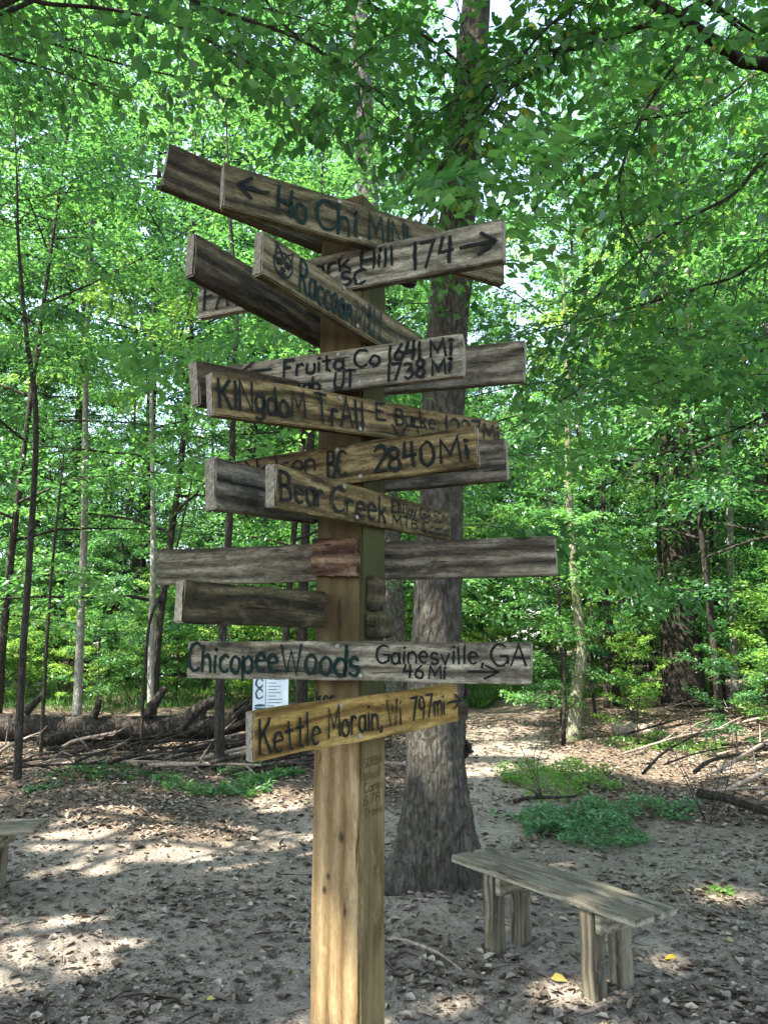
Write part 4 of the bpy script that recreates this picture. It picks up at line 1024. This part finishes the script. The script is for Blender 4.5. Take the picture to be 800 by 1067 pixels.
stick(gnd(404, 979), gnd(481, 1009), .011, M['dead_pale'], 'thin pale stick lying on the bare ground beside the post', None, 0, .012)
stick(gnd(730, 840), gnd(830, 878), .05, M['dead'], 'thick grey dead branch lying at the right edge of the clearing', None, 3, .05, .05)
stick(gnd(640, 772), gnd(704, 780), .14, M['dead_pale'], 'short pale reddish log lying in the sun below the dark oak', None, 1, .1)
stick(gnd(535, 838), gnd(600, 836), .024, M['dead'], 'short dark branch lying in front of the leaning mossy tree', None, 1, .04)
for k in range(34):
    px = rs.uniform(640, 840); py = rs.uniform(752, 838); p = gnd(px, py); a = rs.uniform(-.9, .9); ln = rs.uniform(.7, 2.0)
    stick(p, p + Vector((math.cos(a) * ln, math.sin(a) * ln * .8, 0)), rs.uniform(.008, .026), M['dead_pale'] if rs.random() < .5 else M['dead'],
          'bare dead branch in the brush heap below the dark oak', 'bare branches of the brush heap', 4, rs.uniform(.03, .25), rs.uniform(0, .5))
for k in range(64):
    px = rs.uniform(-20, 345); py = rs.uniform(772, 815); p = gnd(px, py); a = rs.uniform(-.6, .6); ln = rs.uniform(.6, 1.8)
    stick(p, p + Vector((math.cos(a) * ln, math.sin(a) * ln * .7, 0)), rs.uniform(.01, .035), M['dead_pale'] if rs.random() < .3 else M['dead'],
          'dead branch strewn in front of the fallen log', 'dead branches by the fallen log', 3, rs.uniform(.02, .14), rs.uniform(0, .35))
# wispy bare twigs rising from the ground cover on the right
for k, (px, py, h) in enumerate(((566, 834, .8), (738, 862, .9))):
    p = gnd(px, py); r = empty('bare_shrub', (p.x, p.y, G(p.x, p.y)))
    T = Tubes()
    for j in range(4):
        a = rs.uniform(0, 6.28); d = Vector((math.cos(a) * .5, math.sin(a) * .3, 1)).normalized()
        pts = [Vector((0, 0, -.05)), d * h * .5 + Vector((rs.normal() * .05, 0, 0)), d * h + Vector((rs.normal() * .15, rs.normal() * .1, 0))]
        T.add(crom(pts, 4), [.005 * (1 - .08 * i) for i in range(9)], 5)
    link('stem', T.mesh('stem'), M['bark_dark'], r); tag(r, 'bare wispy twigs rising from the green ground cover', 'shrub', 'bare wispy shrubs')

# ------------------------------------------------------------------ ground layer: litter, ferns, grass
rg = np.random.default_rng(51)
def scatter(n, xf, yf):
    y = yf(rg.random(n)); x = xf(rg.random(n), y); return x, y
n = 120000
yy = 2.2 + 13 * rg.random(n) ** 1.5; xx = (rg.random(n) * 2 - 1) * (.62 * yy + .6)
c = clear_mask(xx, yy); pat = .5 + .5 * np.sin(xx * 1.9 + 1.7 * np.sin(yy * 1.3)) * np.sin(yy * 2.3 + 1.1 * np.sin(xx * 2.1))
keep = rg.random(n) < np.where(c > .5, .12 + .6 * pat ** 1.4, .8)
keep &= np.hypot(xx - POST.x, yy - POST.y) > .13
xx, yy = xx[keep], yy[keep]; n = len(xx)
pos = np.stack([xx, yy, gz(xx, yy) + .004 + .012 * rg.random(n)], 1)
d = rg.normal(size=(n, 3)); d[:, 2] *= .10; nr = np.tile([[0, 0, 1.0]], (n, 1)) + rg.normal(size=(n, 3)) * .21
lm = leaf_mesh('leaf_litter', pos, d, nr, .014 + .068 * rg.random(n) ** 3, rg.random(n), .62, True, .5, .2)
n2_ = 130000
y2 = 2.2 + 11 * rg.random(n2_) ** 1.5; x2 = (rg.random(n2_) * 2 - 1) * (.62 * y2 + .6)
pat2 = .5 + .5 * np.sin(x2 * 2.7 + 1.9 * np.sin(y2 * 1.9)) * np.sin(y2 * 3.1 + 1.1 * np.sin(x2 * 2.3 + 1))
k2 = (rg.random(n2_) < .25 + .7 * pat2 ** 1.3) & (np.hypot(x2 - POST.x, y2 - POST.y) > .13); x2, y2 = x2[k2], y2[k2]; n2_ = len(x2)
d2 = rg.normal(size=(n2_, 3)); d2[:, 2] *= .12; twg = rg.random(n2_) < .06
frag = leaf_mesh('leaf_fragment', np.stack([x2, y2, gz(x2, y2) + .003 + .006 * rg.random(n2_)], 1), d2, np.tile([[0, 0, 1.0]], (n2_, 1)) + rg.normal(size=(n2_, 3)) * .25, .008 + .018 * rg.random(n2_) ** 1.5, rg.random(n2_), .6)
nt_ = 1500
yt = 2.4 + 9 * rg.random(nt_) ** 1.4; xt = (rg.random(nt_) * 2 - 1) * (.62 * yt + .5); dt = rg.normal(size=(nt_, 3)); dt[:, 2] *= .06
twm = leaf_mesh('twig_litter', np.stack([xt, yt, gz(xt, yt) + .012], 1), dt, np.tile([[0, 0, 1.0]], (nt_, 1)), .05 + .16 * rg.random(nt_) ** 2, .2 + .7 * rg.random(nt_), .06, False, 1.6, 0)
def litter_mat():
    m, nt, out = newmat('dead_leaf'); a = N(nt, 'Attribute'); a.attribute_name = 'tint'
    col = ramp(nt, a.outputs['Fac'], [(0, (.045, .033, .023)), (.3, (.10, .074, .052)), (.6, (.18, .138, .10)), (.85, (.27, .22, .165)), (.996, (.38, .32, .24)), (.999, (.33, .26, .05))])
    finish(nt, out, col, .8, None, spec=.3); return m
lmat = litter_mat()
tag(link('leaf_fragments', frag, lmat), 'crumbled leaf bits matted into the bare earth', 'leaf bits', kind='stuff')
tag(link('twig_litter', twm, lmat), 'small broken twigs scattered over the bare earth', 'twigs', kind='stuff')
tag(link('leaf_litter', lm, lmat), 'brown dead leaves littering the forest floor', 'leaf litter', kind='stuff')

def clump_patch(name, cx, cy, rx, ry, n, h, leaf, mat_, label, cat, wid=.5, seed=1, patchy=0.3):
    r = np.random.default_rng(seed); a = r.random(n) * 6.28; q = np.sqrt(r.random(n)) * (1 + .25 * np.sin(a * 3 + seed)); x = cx + rx * q * np.cos(a); y = cy + ry * q * np.sin(a)
    hh = h * (1 - .6 * np.clip(q, 0, 1)) * (.35 + .65 * np.abs(np.sin(x * 7 + seed) * np.cos(y * 6)))
    pk = (np.sin(x * 3.1 + 2 * np.sin(y * 2.3) + seed) * np.sin(y * 4.3 + 1.5 * np.sin(x * 2.9)) + .35 * np.sin(x * 11 + seed) * np.sin(y * 13)) > patchy - 1.1 + 2.0 * (q - .55).clip(0)
    x, y, hh = x[pk], y[pk], hh[pk]; n = len(x)
    z = gz(x, y) + hh * r.random(n) ** .6 + .01
    d = np.stack([r.normal(size=n), r.normal(size=n), .25 + .3 * r.normal(size=n)], 1); nr = np.tile([[0, -.1, 1.0]], (n, 1)) + r.normal(size=(n, 3)) * .4
    o = link(name, leaf_mesh(name, np.stack([x, y, z], 1), d, nr, leaf * (.6 + .8 * r.random(n)), r.random(n), wid), mat_); tag(o, label, cat, kind='stuff'); return o
def pxpatch(px, py, w_, dy): 
    p = gnd(px, py); q = gnd(px, py - dy); return p.x, (p.y + q.y) / 2, w_ / 2 * p.y / FPX, (q.y - p.y) / 2
clump_patch('ground_cover', *pxpatch(645, 884, 215, 44), 9500, .26, .046, M['fern'], 'bluish green fern like ground cover behind the bench', 'ground cover', .4, 1, .75)
clump_patch('ground_cover', *pxpatch(600, 838, 150, 34), 3600, .30, .05, M['leaf_sun'], 'scrubby green weeds around the foot of the leaning mossy tree', 'weeds', .45, 2)
clump_patch('ground_cover', *pxpatch(215, 842, 260, 34), 5200, .16, .06, M['leaf_mid'], 'low green weeds in front of the fallen log', 'weeds', .4, 3, 1.1)
clump_patch('ground_cover', *pxpatch(40, 846, 150, 46), 2200, .15, .06, M['leaf_mid'], 'low dark weeds behind the left bench', 'weeds', .4, 4, 1.25)
clump_patch('ground_cover', *pxpatch(735, 798, 140, 22), 1500, .16, .06, M['leaf_sun'], 'sparse yellow green sprouts in front of the brush heap', 'weeds', .4, 5)
clump_patch('ground_cover', *pxpatch(755, 932, 30, 10), 60, .05, .05, M['leaf_sun'], 'small pale green seedling right of the bench', 'weeds', .4, 6)
def grass_patch(cx, cy, rx, ry, n, h, label, seed):
    r = np.random.default_rng(seed); a = r.random(n) * 6.28; q = np.sqrt(r.random(n)); x = cx + rx * q * np.cos(a); y = cy + ry * q * np.sin(a)
    k = seg_dist(x, y, TRAIL) > .75; x, y = x[k], y[k]; n = len(x)
    d = np.stack([.45 * r.normal(size=n), .45 * r.normal(size=n), np.ones(n)], 1)
    nr = np.stack([r.normal(size=n), r.normal(size=n), .2 * np.ones(n)], 1)
    o = link('grass', leaf_mesh('grass', np.stack([x, y, gz(x, y)], 1), d, nr, h * (.5 + .9 * r.random(n)), r.random(n), .028, False, .1, .35), M['grass']); tag(o, label, 'grass', kind='stuff')
p = gnd(545, 748); grass_patch(p.x - .1, p.y + 2.4, 1.6, 2.6, 26000, .24, 'bright sunlit grass beside the trail beyond the big tree', 1)
p = gnd(120, 752); grass_patch(p.x, p.y + 4.5, 7.5, 4.0, 24000, .17, 'bright sunlit grass beyond the fallen log', 2)
p = gnd(700, 752); grass_patch(p.x, p.y + 6, 3.5, 3.5, 14000, .22, 'green grass around the foot of the dark oak', 3)
# yellow leaves fallen on the bare ground
M['yellow'] = leafmat('yellow_leaf', (.38, .27, .03), (.45, .34, .04), (.5, .42, .08), (.5, .4, .05), .2, .04)
for px, py, s in ((706, 1002, .07), (215, 1046, .04), (305, 1015, .035)):
    p = gnd(px, py); a = rg.random() * 6.28
    o = link('fallen_leaf', leaf_mesh('fallen_leaf', np.array([[0, 0, 0.0]]), np.array([[math.cos(a), math.sin(a), .1]]), np.array([[.1, -.2, 1.0]]), np.array([s]), np.array([.5]), .6, True, .4, .15), M['yellow'])
    o.location = (p.x, p.y, G(p.x, p.y) + .02); tag(o, {706: 'yellow fallen leaf right of the bench legs', 215: 'small yellow leaf in the lower left of the bare ground', 305: 'small yellow leaf just left of the signpost foot'}[px], 'leaf')
